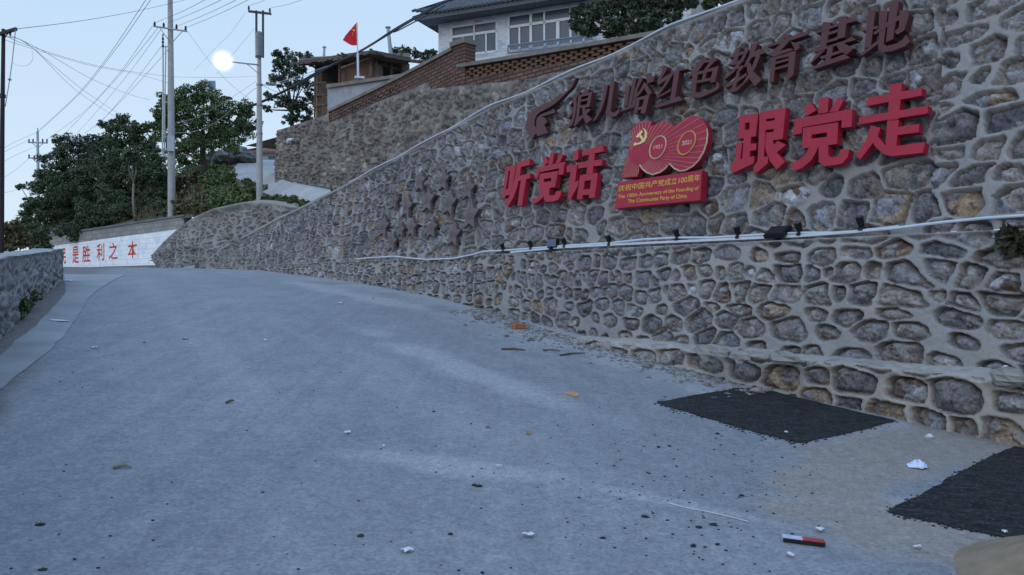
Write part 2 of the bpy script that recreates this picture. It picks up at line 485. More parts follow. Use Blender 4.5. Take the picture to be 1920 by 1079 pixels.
def patch_mat():
    m, nt, b = mat_new("fresh_asphalt"); co = objco(nt)
    n1 = noise(nt, co, 42, 5, .85)
    mp = N(nt, "ShaderNodeMapping"); mp.inputs["Scale"].default_value = (2.2, 8, 1); mp.inputs["Rotation"].default_value = (0, 0, -.55); nt.links.new(co, mp.inputs[0])
    n2 = noise(nt, mp.outputs[0], 2.6, 7, .75)
    c = ramp(nt, n1, [(.40, .006), (.55, .022), (.62, .07), (.70, .18)])
    c = mix(nt, ramp(nt, n2, [(.44, 0), (.70, .40)]), c, (.10, .098, .098))
    nt.links.new(c, b.inputs["Base Color"]); b.inputs["Roughness"].default_value = .9; b.inputs["Specular IOR Level"].default_value = .2
    bump(nt, b, n1, .55, .02)
    return m
M_PATCH = patch_mat()
tag(draped("asphalt_patch", [(1232, 757), (1300, 742), (1395, 728), (1440, 733), (1560, 762), (1682, 790), (1640, 801), (1500, 832), (1420, 812), (1310, 781)], M_PATCH, .006, .05, .022, bumpy=.012),
    "black rectangular asphalt patch below the broken stone ledge", "asphalt patch", kind="structure")
tag(draped("asphalt_patch", [(1660, 962), (1750, 915), (1870, 850), (1900, 838), (2150, 890), (2130, 1060), (1880, 1010), (1770, 985)], M_PATCH, .006, .05, .022, bumpy=.012, seed=40),
    "black asphalt patch running out of the picture at right", "asphalt patch", kind="structure")

# ================================================================== THE BIG STONE WALL
top_px = [(380, 486), (430, 459), (480, 433), (520, 411), (565.5, 390), (649, 348), (697, 322.6), (742, 300), (815, 260), (880, 225), (926, 200), (1000, 170), (1061, 143.5), (1146, 107), (1258, 53), (1320, 31), (1400, 0)]
tw = [W(u, v) for u, v in top_px]
t_s = np.array([se(p)[0] for p in tw]); t_z = np.array([p.z for p in tw])
o_ = np.argsort(t_s); t_s, t_z = t_s[o_], t_z[o_]
t_s = np.concatenate([[-4, 2], t_s]); t_z = np.concatenate([[5.6, 5.25], t_z])
S_END = float(t_s[-1])
def ztop(s): return np.maximum(np.interp(s, t_s, t_z), 2.0)
def e_up(z): return E_UP + BAT * (z - 2.0)
S_PIER = .5 * (se(W(1775, 150))[0] + se(W(1745, 400))[0])
stone_wall = thing("retaining_wall", "long high mortared stone retaining wall carrying the red lettering", "wall", (DX_ * 8 + NX * 7.5, DY_ * 8 + NY * 7.5, .7))
def wall_xyz(s, e, z): return np.stack([(s * DX_ + e * NX).ravel(), (s * DY_ + e * NY).ravel(), z.ravel()], 1)
sv = axis_pts([(-3, 1.5, .05), (1.5, 12, .0155), (12, 18, .022), (18, S_END, .035)])
q = np.linspace(0, 1, 190)
Sg, Q = np.meshgrid(sv, q)
Zg = 2.0 + Q * (ztop(Sg) - 2.0 + .02)
pier = Sg < S_PIER
d1, m1, r1 = stone_disp(Sg, Zg, .37, .27, 101, half=.008, depth=.030, bulge=.062, rough=.05, p=2.1, jit=.38, rnd=.68)
d2, m2, r2 = stone_disp(Sg, Zg, .46, .24, 202, half=.015, depth=.032, bulge=.055, rough=.05, p=3.2, jit=.2)
d = np.where(pier, d2 + .07, d1); m = np.where(pier, m2, m1); r = np.where(pier, r2, r1)
fade = sst(.05, .10, (1 - Q) * (ztop(Sg) - 2.0)); d = d * fade + .035 * (1 - fade); m = m * fade
lean = e_up(Zg) - d * .987
V = wall_xyz(Sg, lean, Zg + d * BAT)
mk("upper_wall", V, grid_faces(*Sg.shape), M_WALL, stone_wall, smooth=True, attrs={"stone": m, "rnd": r})
# lower tier, with the narrow shelf on top
def e_low(s, z):
    a = 7.5 + .10 * (z - .74)
    b = e_up(z) - .03
    return a + (b - a) * sst(8.6, 14.0, s)
def z_low(s): return np.where(s < 8.6, np.minimum(.70, gz(s * DX_ + 7.5 * NX, s * DY_ + 7.5 * NY) + .5), gz(s * DX_ + 7.6 * NX, s * DY_ + 7.6 * NY) - .06)
sv2 = axis_pts([(-3, 1.5, .05), (1.5, 12, .0145), (12, 20, .022), (20, S_END + 3, .04)])
q2 = np.linspace(0, 1, 100)
Sg, Q = np.meshgrid(sv2, q2)
zl = np.where(Sg < 8.9, .68, gz(Sg * DX_ + 7.6 * NX, Sg * DY_ + 7.6 * NY) - .08)
ztl = np.minimum(2.0, np.maximum(ztop(Sg), zl + .02)); ztl = np.where(Sg > S_END, np.maximum(zl + .03, 2.0 - (Sg - S_END) * .02), ztl)
Zg = zl + Q * (ztl - zl)
_sx = np.linspace(-4, 45, 2000); _cum = np.cumsum(1 / np.interp(_sx, [2.5, 5, 8, 13, 20], [.44, .37, .27, .27, .34])) * (_sx[1] - _sx[0])
Sw = np.interp(Sg, _sx, _cum) * .30
d, m, r = stone_disp(Sw, Zg + .03 * np.sin(Sg * .9) + .02 * np.sin(Sg * 2.7), .30, .212, 303, rnd=.61, half=.007, depth=.030, bulge=.066, rough=.045, p=2.3, jit=.36)
fade = sst(0, .05, (1 - Q) * (ztl - zl)); d = d * fade + .02 * (1 - fade); m = m * fade
e = e_low(Sg, Zg) - d
V1 = wall_xyz(Sg, e, Zg)
# shelf rows
sh = np.linspace(0, 1, 7)[1:]
S3, Q3 = np.meshgrid(sv2, sh)
zt3 = np.repeat(ztl[-1:], 6, 0); e0 = np.repeat(e[-1:], 6, 0)
e3 = e0 + Q3 * (e_up(zt3) + .07 - e0)
V3 = wall_xyz(S3, e3, zt3 + .015 * (fbm(S3 * 6, e3 * 9, 5, 3) - .5) + .01 * Q3)
VV = np.concatenate([V1, V3]); nr = 106
zz = np.zeros(6 * len(sv2))
mk("lower_tier", VV, grid_faces(nr, len(sv2)), M_WALL, stone_wall, smooth=True,
   attrs={"stone": np.concatenate([m.ravel(), zz]), "rnd": np.concatenate([r.ravel(), zz])})
# footing ledge: front face then slab top
LZ = .745
sv3 = axis_pts([(-3, 1.5, .05), (1.5, 9.6, .0145)])
h1 = .85; wtop = .60
q3 = np.linspace(0, h1 + wtop, 100)
Sg, Q = np.meshgrid(sv3, q3)
top_z = np.maximum(LZ, gz(Sg * DX_ + 7.2 * NX, Sg * DY_ + 7.2 * NY) - .03 + .03) 
top_z = np.where(Sg < 8.2, LZ + .02 * (fbm(Sg * 1.5, Sg * 0, 7, 2) - .5), LZ + (Sg - 8.2) * .02)
zf = top_z - h1 + Q
face = Q < h1
d, m, r = stone_disp(Sg, Q, .40, .27, 404, rnd=.60, half=.012, depth=.038, bulge=.075, rough=.05, p=3.0, jit=.22)
slab = (fbm(Sg * 3, Q * 5, 88, 4) - .5) * .05 + .02 * (fbm(Sg * 14, Q * 14, 89, 3) - .5) - .05 * sst(.56, .6, fbm(Sg * 1.7, Q * 2.5, 33, 4)) * np.exp(-((Q - h1 - .05) / .16) ** 2)
brk = sst(.50, .60, fbm(Sg * 1.1 + 4.3, Sg * 0 + .5, 95, 3)) * sst(3.8, 4.6, Sg) * (1 - sst(7.6, 8.2, Sg))
lip = np.exp(-((Q - h1) / .07) ** 2)
nz = fbm(Sg * 5, Q * 5, 97, 4) - .5
e = np.where(face, 6.97 - d + .10 * (h1 - Q) * 0, 6.97 + (Q - h1))
z = np.where(face, zf, top_z + slab)
over = lip * (.03 + nz * .13)
e = e - np.where(face, over, over * 0) + lip * brk * (.13 + .34 * nz)
z = z - lip * brk * (.07 + .16 * nz) - lip * .012
m = np.where(face, m * (1 - lip * .75), 0.45 * sst(.48, .62, fbm(Sg * 4, Q * 4, 66, 4)))
r = np.where(face, r, .80)
tap = sst(7.6, 9.4, Sg)                      # the ledge melts into the ground at its far end
e = e + tap * .25 * np.where(face, 1, 1 - (Q - h1) / wtop)
z = z - tap * .05
mk("ledge", wall_xyz(Sg, e, z), grid_faces(*Sg.shape), M_LEDGE, stone_wall, smooth=True, attrs={"stone": m, "rnd": r})

M_PVC = simple("white_conduit", (.52, .56, .62), .45, var=.08, scale=3)
def follow(n_from, n_to, fz, fo, step=.25):
    out = []
    for s in np.arange(n_from, n_to, step):
        z = float(fz(s)); p = Vector((s * DX_ + float(e_up(z)) * NX, s * DY_ + float(e_up(z)) * NY, z)); out.append(p + WN * fo(s))
    return out
c_ = MB().tube(follow(1.0, se(W(652, 346))[0], lambda s: ztop(s) + .012 + .008 * math.sin(s * 2.1), lambda s: .05 + .02 * math.sin(s * 2.7), .2), .016, 8)
tag(c_.out("conduit", M_PVC, loc=tuple(W(1061, 143))), "white plastic conduit running along the sloping top edge of the stone wall", "conduit")
cp = [(668, 486), (690, 484), (720, 482), (740, 481), (775, 485), (800, 487), (850, 485), (885, 478), (905, 472), (945, 470), (997, 466), (1060, 461), (1144, 456), (1210, 449), (1271, 446), (1330, 446), (1385, 443), (1440, 440), (1500, 437), (1560, 437), (1616, 434), (1680, 428), (1760, 418), (1850, 409), (1960, 402), (2150, 392)]
tag(MB().tube([W(u, v, .11) for u, v in cp], .015, 8).out("conduit", M_PVC, loc=tuple(W(1100, 459))), "thin white wavy conduit carrying the small spotlights along the wall shelf", "conduit")
rp = [(962, 476), (1060, 467), (1160, 462), (1270, 457), (1385, 452), (1500, 447), (1610, 439), (1690, 430)]
mb = MB()
pts = [W(u, v, .06) for u, v in rp]
for a, b in zip(pts[:-1], pts[1:]): mb.box(a, b - a, WN * .06, Vector((0, 0, .03)))
tag(mb.out("cable_trunking", simple("trunking_grey_white", (.55, .58, .63), .5, var=.08), loc=tuple(pts[3])), "straight white cable trunking lying on the wall shelf under the spotlights", "cable trunking")

M_BLACK = simple("black_metal", (.018, .018, .02), .45, .3, var=.2)
M_LENS = simple("dark_lens", (.05, .06, .09), .15, .0, var=.1, spec=.6)
def spot(u, v, lab):
    p = W(u, v, .10)
    t = thing("spotlight", lab, "spotlight", tuple(p - Vector((0, 0, .04))), "small spotlights along the wall shelf")
    MB().cbox(p + Vector((0, 0, -.015)), .07, .05, .035, .6).out("clamp", M_BLACK, t)
    ax = (WN * .5 + Vector((0, 0, 1))).normalized()
    MB().tube([p + Vector((0, 0, .015)), p + ax * .05, p + ax * .12], [.03, .036, .042], 10).out("lamp_head", M_BLACK, t)
    MB().tube([p + ax * .121, p + ax * .127], [.034, .034], 10).out("lens", M_LENS, t)
for u, v, lab in [(945, 470, "leftmost small black spotlight on the white conduit, below the red slogan"), (997, 465, "small black spotlight just left of the square floodlight by the shelf's left end"),
                  (1060, 461, "small black spotlight just right of the square floodlight facing the road"), (1144, 457, "small black spotlight under the red plaque's left edge"),
                  (1271, 447, "small black spotlight under the red plaque's right end"), (1385, 443, "small black spotlight under the left part of the second slogan half"),
                  (1500, 437, "small black spotlight right beside the tilted floodlight"), (1616, 427, "rightmost small black spotlight on the white conduit")]:
    spot(u, v, lab)
def flood(u, v, w, h, tilt, lab, face):
    p = W(u, v, .14)
    t = thing("floodlight", lab, "floodlight", tuple(p - Vector((0, 0, h / 2 + .05))), "square floodlights on the wall shelf")
    dr = Vector((DX_, DY_, 0)); up = Vector((0, 0, 1)); 
    nrm = (Vector((-NX, -NY, 0)) * math.cos(tilt) + up * math.sin(tilt)); uu = nrm.cross(dr).normalized()
    if uu.z < 0: uu = -uu
    a = p - dr * w / 2 - uu * h / 2
    MB().box(a, dr * w, uu * h, -nrm * .05).out("housing", M_BLACK, t)
    MB().box(a + dr * .015 + uu * .015 + nrm * .003, dr * (w - .03), uu * (h - .03), nrm * .004).out("glass", face, t)
    MB().cbox(p - Vector((0, 0, h / 2 + .01)), .10, .04, .06, .6).cbox(p - Vector((0, 0, h / 2 + .055)), .2, .12, .03, .95).out("bracket", M_BLACK, t)
flood(1035, 456, .24, .15, .1, "square floodlight with bluish glass facing the road, near the shelf's left end", simple("blue_glass", (.05, .07, .14), .15, spec=.7))
flood(1457, 432, .26, .20, 1.0, "black floodlight tilted up flat like a tray, right of the red plaque", M_BLACK)

# dry weed on the shelf at the far right
def leaves(mb, c, rx, ry, rz, n, size, rg, attrs, cl=None, flat=.5):
    for _ in range(n):
        while True:
            p = Vector((rg.uniform(-1, 1), rg.uniform(-1, 1), rg.uniform(-1, 1)))
            if .25 < p.length <= 1: break
        q = Vector((c[0] + p.x * rx, c[1] + p.y * ry, c[2] + p.z * rz))
        s = size * rg.uniform(.6, 1.4)
        nrm = Vector((rg.gauss(0, 1), rg.gauss(0, 1), rg.gauss(0, 1) + flat)).normalized()
        t = nrm.orthogonal().normalized(); t.rotate(__import__("mathutils").Quaternion(nrm, rg.uniform(0, 6.28))); b = nrm.cross(t)
        k = len(mb.v)
        mb.v += [q - t * s * .5, q + b * s * .24 + nrm * s * .06, q + t * s * .5, q - b * s * .24 + nrm * s * .06]
        mb.f.append([k, k + 1, k + 2, k + 3]); r = rg.random(); attrs += [r] * 4
def leaf_mat(name, lo, hi, rough=.65, trans=.0):
    m, nt, b = mat_new(name)
    c = ramp(nt, attr(nt, "rnd"), [(0, lo), (.6, tuple((a + b_) / 2 for a, b_ in zip(lo, hi))), (1, hi)])
    c = mix(nt, 1.0, c, ramp(nt, noise(nt, objco(nt), .6, 3, .5), [(.3, .8), (.7, 1.15)]), 'MULTIPLY')
    nt.links.new(c, b.inputs["Base Color"]); b.inputs["Roughness"].default_value = rough; b.inputs["Specular IOR Level"].default_value = .25
    return m
M_LEAF_DARK = leaf_mat("dark_leaf", (.055, .078, .046), (.125, .165, .085))
M_LEAF_MID = leaf_mat("mid_leaf", (.06, .095, .042), (.155, .21, .082))
M_LEAF_BLUE = leaf_mat("bluish_leaf", (.052, .073, .052), (.115, .150, .092))
M_LEAF_DRY = leaf_mat("dry_leaf", (.075, .07, .035), (.20, .175, .085))
M_LEAF_LIGHT = leaf_mat("light_leaf", (.07, .10, .04), (.19, .22, .085))
M_BARK = simple("bark", (.075, .065, .055), .95, var=.4, scale=8, bmp=.5, bscale=30)
M_BARK_PALE = simple("pale_bark", (.22, .20, .17), .95, var=.3, scale=8, bmp=.5, bscale=30)
def weed(name, label, cat, base, blobs, leafsize, mat, seed, stem=M_BARK, group=None):
    rg = random.Random(seed)
    t = thing(name, label, cat, tuple(base), group)
    sb = MB(); lb = MB(); at = []
    for (dx, dy, dz, r, n) in blobs:
        c = Vector(base) + Vector((dx, dy, dz))
        sb.tube([Vector(base) + Vector((dx * .2, dy * .2, -.05)), Vector(base).lerp(c, .55) + Vector((0, 0, .05 * r)), c], [.012 * (1 + r), .009, .004], 5)
        leaves(lb, c, r, r, r * .85, n, leafsize, rg, at)
    sb.out("stem", stem, t); lb.out("foliage", mat, t, attrs={"rnd": at}, fix=False)
    return t
b_ = W(1897, 452, .16)
weed("dry_weed", "dark spiky dry weed hanging over the wall shelf at the right edge", "weed", b_, [(-.06, -.05, .02, .12, 130), (.03, 0, .03, .13, 130), (-.02, -.06, -.08, .10, 70)], .11, leaf_mat("withered_leaf", (.02, .02, .014), (.07, .065, .04)), 3)
# ================================================================== LETTERING ON THE WALL
def sheet_paint(name, col, rough, var=.10, spec=.35):
    return simple(name, col, rough, var=var, scale=2.5, spec=spec)
M_RED = sheet_paint("red_letter_paint", (.36, .013, .036), .5, .12)
M_BROWN = sheet_paint("brown_letter_paint", (.088, .024, .025), .5, .14)
M_STAR = simple("rusty_plate", (.15, .115, .115), .65, .2, var=.28, scale=6, bmp=.15, bscale=30)
M_GOLD = simple("gold_paint", (.48, .28, .10), .45, .2, var=.15)
M_GOLD_PALE = simple("pale_gold", (.50, .36, .24), .45, .2, var=.15)
M_YELLOW = simple("yellow_print", (.66, .40, .05), .55, var=.08)
def letter(name, label, cat, group, strokes, ox, oy, sc, mat, off, thick, parts=None):
    mb = MB()
    for i, st in enumerate(strokes):
        o = off + .0012 * (i % 12)
        fr = [W(ox + x / sc, oy + y / sc, o) for x, y in st]
        mb.prism(fr, -WN * (thick + .0012 * (i % 12)))
    # stand-off pins into the wall
    xs = [p for st in strokes for p in st]
    for k in (0, len(strokes) // 2, len(strokes) - 1):
        st = strokes[k]; cx = sum(p[0] for p in st) / len(st); cy = sum(p[1] for p in st) / len(st)
        p = W(ox + cx / sc, oy + cy / sc, off - thick * .5)
        mb.tube([p, p - WN * (off + .06)], .008, 6)
    c = W(ox + sum(p[0] for p in xs) / len(xs) / sc, oy + max(p[1] for p in xs) / sc, off)
    return tag(mb.out(name, mat, loc=tuple(c)), label, cat, group)
RA = (930, 260, 7.709)
RB = (1360, 140, 4.8)
GR = "red slogan characters on the stone wall"
RED = [
 ("听", "leftmost red slogan character, made of a narrow mouth box beside an axe shape", RA, [
  [(150,408),(195,400),(140,742),(128,862),(78,862)], [(150,408),(288,375),(276,445),(145,480)], [(214,392),(288,375),(228,775),(165,790)], [(138,735),(232,712),(216,815),(124,828)],
  [(312,352),(482,290),(488,378),(355,415)], [(300,368),(366,345),(338,570),(300,720),(250,850),(172,985),(122,950),(195,830),(240,710),(272,560)],
  [(345,540),(490,500),(490,576),(325,612)], [(360,600),(436,580),(372,968),(308,974)]]),
 ("党", "red slogan character with three top strokes and a roof, left half of the slogan", RA, [
  [(785,215),(842,205),(815,370),(752,382)], [(668,285),(715,255),(755,345),(705,388)], [(925,215),(970,240),(920,345),(860,358)],
  [(600,415),(995,338),(985,415),(640,487)], [(598,415),(652,402),(626,490),(600,578),(560,580)], [(915,402),(995,338),(968,520),(900,528)],
  [(630,510),(895,470),(880,556),(625,596)], [(630,510),(695,500),(675,730),(618,737)], [(806,482),(895,470),(852,702),(790,712)], [(622,640),(865,608),(852,702),(618,737)],
  [(640,728),(728,705),(712,780),(680,850),(600,920),(530,950),(520,900),(585,860),(640,800)],
  [(705,715),(776,705),(765,812),(790,828),(850,815),(862,765),(945,765),(930,830),(890,890),(830,910),(720,918),(690,885)]]),
 ("话", "red slogan character with a hooked left side, just left of the round anniversary emblem", RA, [
  [(1118,195),(1192,152),(1188,300),(1120,332)], [(1025,395),(1172,375),(1165,475),(1018,490)], [(1085,390),(1172,375),(1140,640),(1192,598),(1185,680),(1075,880),(1038,870),(1060,640),(1075,480)],
  [(1240,185),(1420,130),(1545,92),(1560,185),(1420,215),(1250,255)], [(1190,350),(1535,300),(1530,385),(1185,435)], [(1345,235),(1425,218),(1395,505),(1305,515)],
  [(1218,532),(1472,497),(1462,592),(1210,622)], [(1215,540),(1290,530),(1245,875),(1165,882)], [(1385,510),(1472,497),(1425,855),(1340,860)], [(1190,745),(1440,722),(1430,802),(1180,827)]]),
 ("跟", "red slogan character with two narrow boxes, just right of the anniversary emblem", RB, [
  [(130,372),(297,350),(290,422),(125,442)], [(130,372),(182,366),(170,573),(112,581)], [(222,360),(297,350),(275,553),(212,562)], [(118,506),(280,488),(274,556),(112,581)],
  [(165,570),(230,560),(215,770),(150,790)], [(100,615),(150,610),(130,800),(85,810)], [(222,625),(280,618),(275,680),(215,690)], [(85,775),(260,735),(255,800),(60,890),(52,820)],
  [(310,340),(372,330),(345,742),(385,735),(380,800),(272,890),(248,840),(290,780)], [(308,340),(545,295),(535,375),(305,412)], [(450,315),(545,295),(515,580),(430,592)], [(345,428),(530,398),(525,480),(340,500)], [(338,530),(522,500),(515,582),(332,602)],
  [(470,595),(545,635),(450,710),(425,650)], [(345,590),(425,590),(450,690),(535,785),(462,855),(400,780),(365,690)]]),
 ("党", "red slogan character with three top strokes and a roof, right half of the slogan", RB, [
  [(845,210),(930,205),(920,340),(835,355)], [(705,300),(770,250),(815,325),(740,368)], [(1015,205),(1065,235),(1010,332),(935,338)],
  [(630,400),(1145,310),(1140,395),(620,487)], [(628,400),(702,388),(685,530),(605,545)], [(1050,325),(1145,310),(1135,470),(1045,480)],
  [(700,480),(1015,430),(1012,507),(695,552)], [(700,480),(778,468),(768,655),(690,667)], [(918,446),(1015,430),(1005,625),(910,639)], [(693,588),(1008,550),(1005,625),(690,667)],
  [(755,652),(840,640),(815,700),(770,775),(690,840),(628,865),(585,800),(660,770),(720,720)],
  [(840,640),(925,630),(925,725),(950,745),(1020,735),(1035,675),(1115,675),(1100,745),(1050,800),(990,815),(890,825),(840,788)]]),
 ("走", "rightmost and largest red slogan character, with two long crossbars and striding legs", RB, [
  [(1480,90),(1590,78),(1560,400),(1460,420)], [(1280,210),(1770,120),(1765,190),(1270,285)], [(1205,385),(1825,280),(1820,350),(1200,450)],
  [(1455,422),(1560,408),(1535,690),(1440,690)], [(1540,475),(1745,445),(1740,520),(1535,547)], [(1310,460),(1395,480),(1370,560),(1215,765),(1170,725),(1265,590)],
  [(1370,555),(1440,640),(1530,645),(1800,610),(1775,705),(1490,735),(1420,715),(1340,640),(1325,600)]]),
]
for nm, lab, (ox, oy, sc), st in RED:
    letter("red_letter", lab, "letter", GR, st, ox, oy, sc, M_RED, .155, .085)
RC = (970, 130, 7.708); RD = (1200, 80, 7.708); RE = (1400, 0, 5.994); RF = (920, 130, 3.7205)
letter("wolf_emblem", "brown metal wolf-head swoosh emblem left of the brown lettering", "emblem", None, [[(850,120),(835,165),(790,260),(720,330),(620,430),(540,500),(440,565),(330,620),(275,670),(250,740),(245,800),(255,835),(275,835),(272,770),(285,705),(330,660),(400,630),(475,610),(515,570),(555,625),(430,665),(340,690),(400,700),(432,760),(388,805),(440,920),(345,950),(285,968),(280,935),(255,940),(232,985),(215,1005),(165,955),(135,885),(122,800),(140,720),(180,650),(230,590),(300,540),(380,505),(470,475),(560,425),(640,370),(720,305),(800,200),(840,120)]], *RC, M_BROWN, .14, .07)
GB = "brown place-name characters on the stone wall"
BROWN = [
 ("first brown character of the place name, right beside the wolf emblem", RC, [
  [(860,310),(905,345),(840,430),(760,530),(790,470),(830,390)], [(815,350),(850,400),(855,520),(830,700),(790,810),(735,845),(725,815),(775,760),(800,650),(815,520),(800,420)], [(800,590),(820,610),(740,720),(735,690)],
  [(975,275),(1035,290),(1020,340),(960,345)], [(890,375),(1078,325),(1075,367),(885,407)], [(880,390),(925,380),(885,690),(940,660),(945,700),(830,830),(815,810),(850,680)], [(1035,340),(1080,330),(1045,540),(995,555)],
  [(915,442),(1040,415),(1035,445),(910,472)], [(895,530),(1045,500),(1040,547),(890,562)], [(935,540),(975,535),(990,640),(1075,730),(990,785),(945,690)], [(1010,570),(1065,580),(985,665),(975,625)]]),
 ("brown character of just two curved legs, second of the place name", RC, [
  [(1255,225),(1310,232),(1265,440),(1215,590),(1140,720),(1085,765),(1150,650),(1200,520),(1235,380)], [(1350,180),(1405,172),(1345,600),(1370,625),(1420,630),(1465,560),(1475,620),(1430,675),(1350,700),(1290,680),(1275,630),(1300,520)]]),
 ("brown character with a three-pronged mountain on its left side", RF, [
  [(995,58),(1017,62),(977,265),(955,265)], [(950,115),(972,115),(952,255),(925,262)], [(905,283),(1000,243),(1000,265),(910,296)], [(1008,130),(1028,125),(1002,262),(982,264)],
  [(1040,55),(1065,60),(1020,150),(1000,165)], [(1075,35),(1140,50),(1135,85),(1095,100),(1085,70)], [(1070,90),(1090,110),(1040,175),(995,215),(1000,195),(1045,140)], [(1065,95),(1087,105),(1122,165),(1100,190),(1075,140)],
  [(1015,200),(1042,195),(1022,305),(1000,310)], [(1018,200),(1097,180),(1092,202),(1015,222)], [(1075,182),(1107,178),(1077,310),(1045,308)], [(1012,270),(1080,253),(1075,275),(1008,290)]]),
 ("brown character with a silk-thread left side and a tall I-beam right side", RD, [
  [(320,365),(390,350),(385,395),(290,550),(245,555),(310,440)], [(245,570),(400,465),(480,438),(480,470),(390,532),(260,620)], [(420,470),(480,448),(390,600),(250,790),(235,760),(340,620)], [(240,790),(440,672),(440,702),(260,802)],
  [(440,455),(600,350),(690,385),(560,412),(460,467)], [(495,430),(570,410),(500,830),(430,862)], [(200,920),(560,775),(612,832),(240,945)]]),
 ("brown character with a wide bowl-shaped hook at its bottom, middle of the place name", RD, [
  [(900,205),(975,220),(850,400),(700,510),(690,490),(830,330)], [(920,265),(1090,215),(1110,262),(900,302)], [(1040,235),(1110,240),(960,402),(910,412)], [(770,440),(1110,350),(1105,397),(770,482)],
  [(760,420),(838,420),(800,722),(900,720),(1090,650),(1110,560),(1150,620),(1140,660),(1100,692),(880,795),(760,800),(738,770)], [(1060,360),(1132,340),(1085,570),(1008,582)], [(920,410),(967,405),(940,532),(890,547)], [(810,555),(1080,495),(1075,540),(800,592)]]),
 ("brown character crowded with crossing strokes, sixth of the place name", RD, [
  [(1385,75),(1452,70),(1390,322),(1330,332)], [(1270,210),(1450,140),(1545,108),(1540,146),(1430,192),(1290,226)], [(1255,322),(1500,238),(1500,270),(1350,322)], [(1540,85),(1572,110),(1482,270),(1350,432),(1220,540),(1213,520),(1340,390),(1450,250)],
  [(1300,390),(1480,330),(1500,352),(1420,442),(1390,432),(1430,380)], [(1400,430),(1442,440),(1380,660),(1310,717),(1260,700),(1330,650)], [(1215,638),(1400,520),(1540,438),(1540,480),(1380,592),(1230,662)],
  [(1600,20),(1697,20),(1640,180),(1520,362),(1500,340),(1580,180)], [(1600,180),(1720,90),(1800,150),(1700,192),(1600,222)], [(1680,180),(1737,185),(1680,340),(1580,520),(1400,700),(1290,722),(1480,590),(1600,400)], [(1545,270),(1592,300),(1640,420),(1752,540),(1660,632),(1590,540),(1545,400)]]),
 ("brown character with a lidded top over a ladder-like moon box, third from the right", RE, [
  [(415,380),(490,395),(480,432),(410,432)], [(225,510),(430,440),(640,358),(690,390),(480,462),(240,532)], [(440,435),(492,450),(390,562),(330,600),(250,632),(310,560)], [(250,610),(480,545),(530,560),(300,642)], [(490,470),(592,490),(590,542),(550,572),(530,530)],
  [(275,650),(332,640),(300,922),(255,932)], [(475,590),(552,570),(525,840),(470,892),(420,860),(460,830)], [(320,640),(540,578),(535,622),(320,672)], [(320,698),(470,653),(470,682),(315,727)], [(310,768),(465,718),(460,750),(310,792)]]),
 ("brown character like a table over soil, second from the right", RE, [
  [(855,250),(945,255),(885,560),(840,602),(720,722),(710,710),(800,590),(830,470)], [(1045,190),(1132,190),(1100,420),(1015,442)], [(755,360),(1100,238),(1170,190),(1240,235),(1100,272),(780,377)], [(905,370),(1030,328),(1028,362),(900,402)], [(895,460),(1020,418),(1018,452),(890,487)],
  [(735,575),(1100,458),(1180,415),(1225,450),(1080,492),(760,592)], [(1010,480),(1080,480),(1200,545),(1130,612),(1060,590),(1020,540)], [(910,530),(972,530),(935,702),(875,717)], [(820,640),(1050,568),(1080,590),(840,667)], [(720,760),(1100,608),(1160,650),(750,782)]]),
 ("rightmost brown character, with soil at its left and a long upswept hook", RE, [
  [(1365,120),(1447,120),(1395,522),(1320,552)], [(1280,343),(1480,288),(1480,322),(1300,357)], [(1265,615),(1480,450),(1480,492),(1300,627)],
  [(1500,125),(1587,125),(1540,490),(1570,520),(1690,490),(1760,440),(1790,390),(1830,470),(1780,522),(1650,572),(1530,592),(1475,560)], [(1610,25),(1712,15),(1645,440),(1565,477)], [(1420,370),(1600,238),(1740,158),(1740,212),(1600,292),(1440,392)], [(1720,120),(1802,115),(1827,160),(1770,342),(1690,392),(1660,360),(1710,310)]]),
]
for lab, (ox, oy, sc), st in BROWN:
    letter("brown_letter", lab, "letter", GB, st, ox, oy, sc, M_BROWN, .155, .09)

# ---- printed lettering helper
def text_geo(body, bold=0.0):
    c = bpy.data.curves.new("tmp", "FONT"); c.body = body; c.size = 1; c.offset = bold
    o = bpy.data.objects.new("tmp", c); COL.objects.link(o)
    dg = bpy.context.evaluated_depsgraph_get(); dg.update()
    me = bpy.data.meshes.new_from_object(o.evaluated_get(dg))
    V = np.array([tuple(v.co) for v in me.vertices]); F = [list(p.vertices) for p in me.polygons]
    bpy.data.objects.remove(o); bpy.data.curves.remove(c); bpy.data.meshes.remove(me)
    lo, hi = V.min(0), V.max(0)
    V = (V - lo) / np.maximum(hi - lo, 1e-6)
    return V[:, :2], F
def text_on(mapper, body, quad, bold=0.0):
    """quad = TL, TR, BR, BL in photo pixels"""
    V, F = text_geo(body, bold)
    tl, tr, br, bl = [np.array(q, dtype=float) for q in quad]
    out = []
    for a, b in V:
        p = (bl * (1 - a) + br * a) * (1 - b) + (tl * (1 - a) + tr * a) * b
        out.append(mapper(p[0], p[1]))
    return out, F
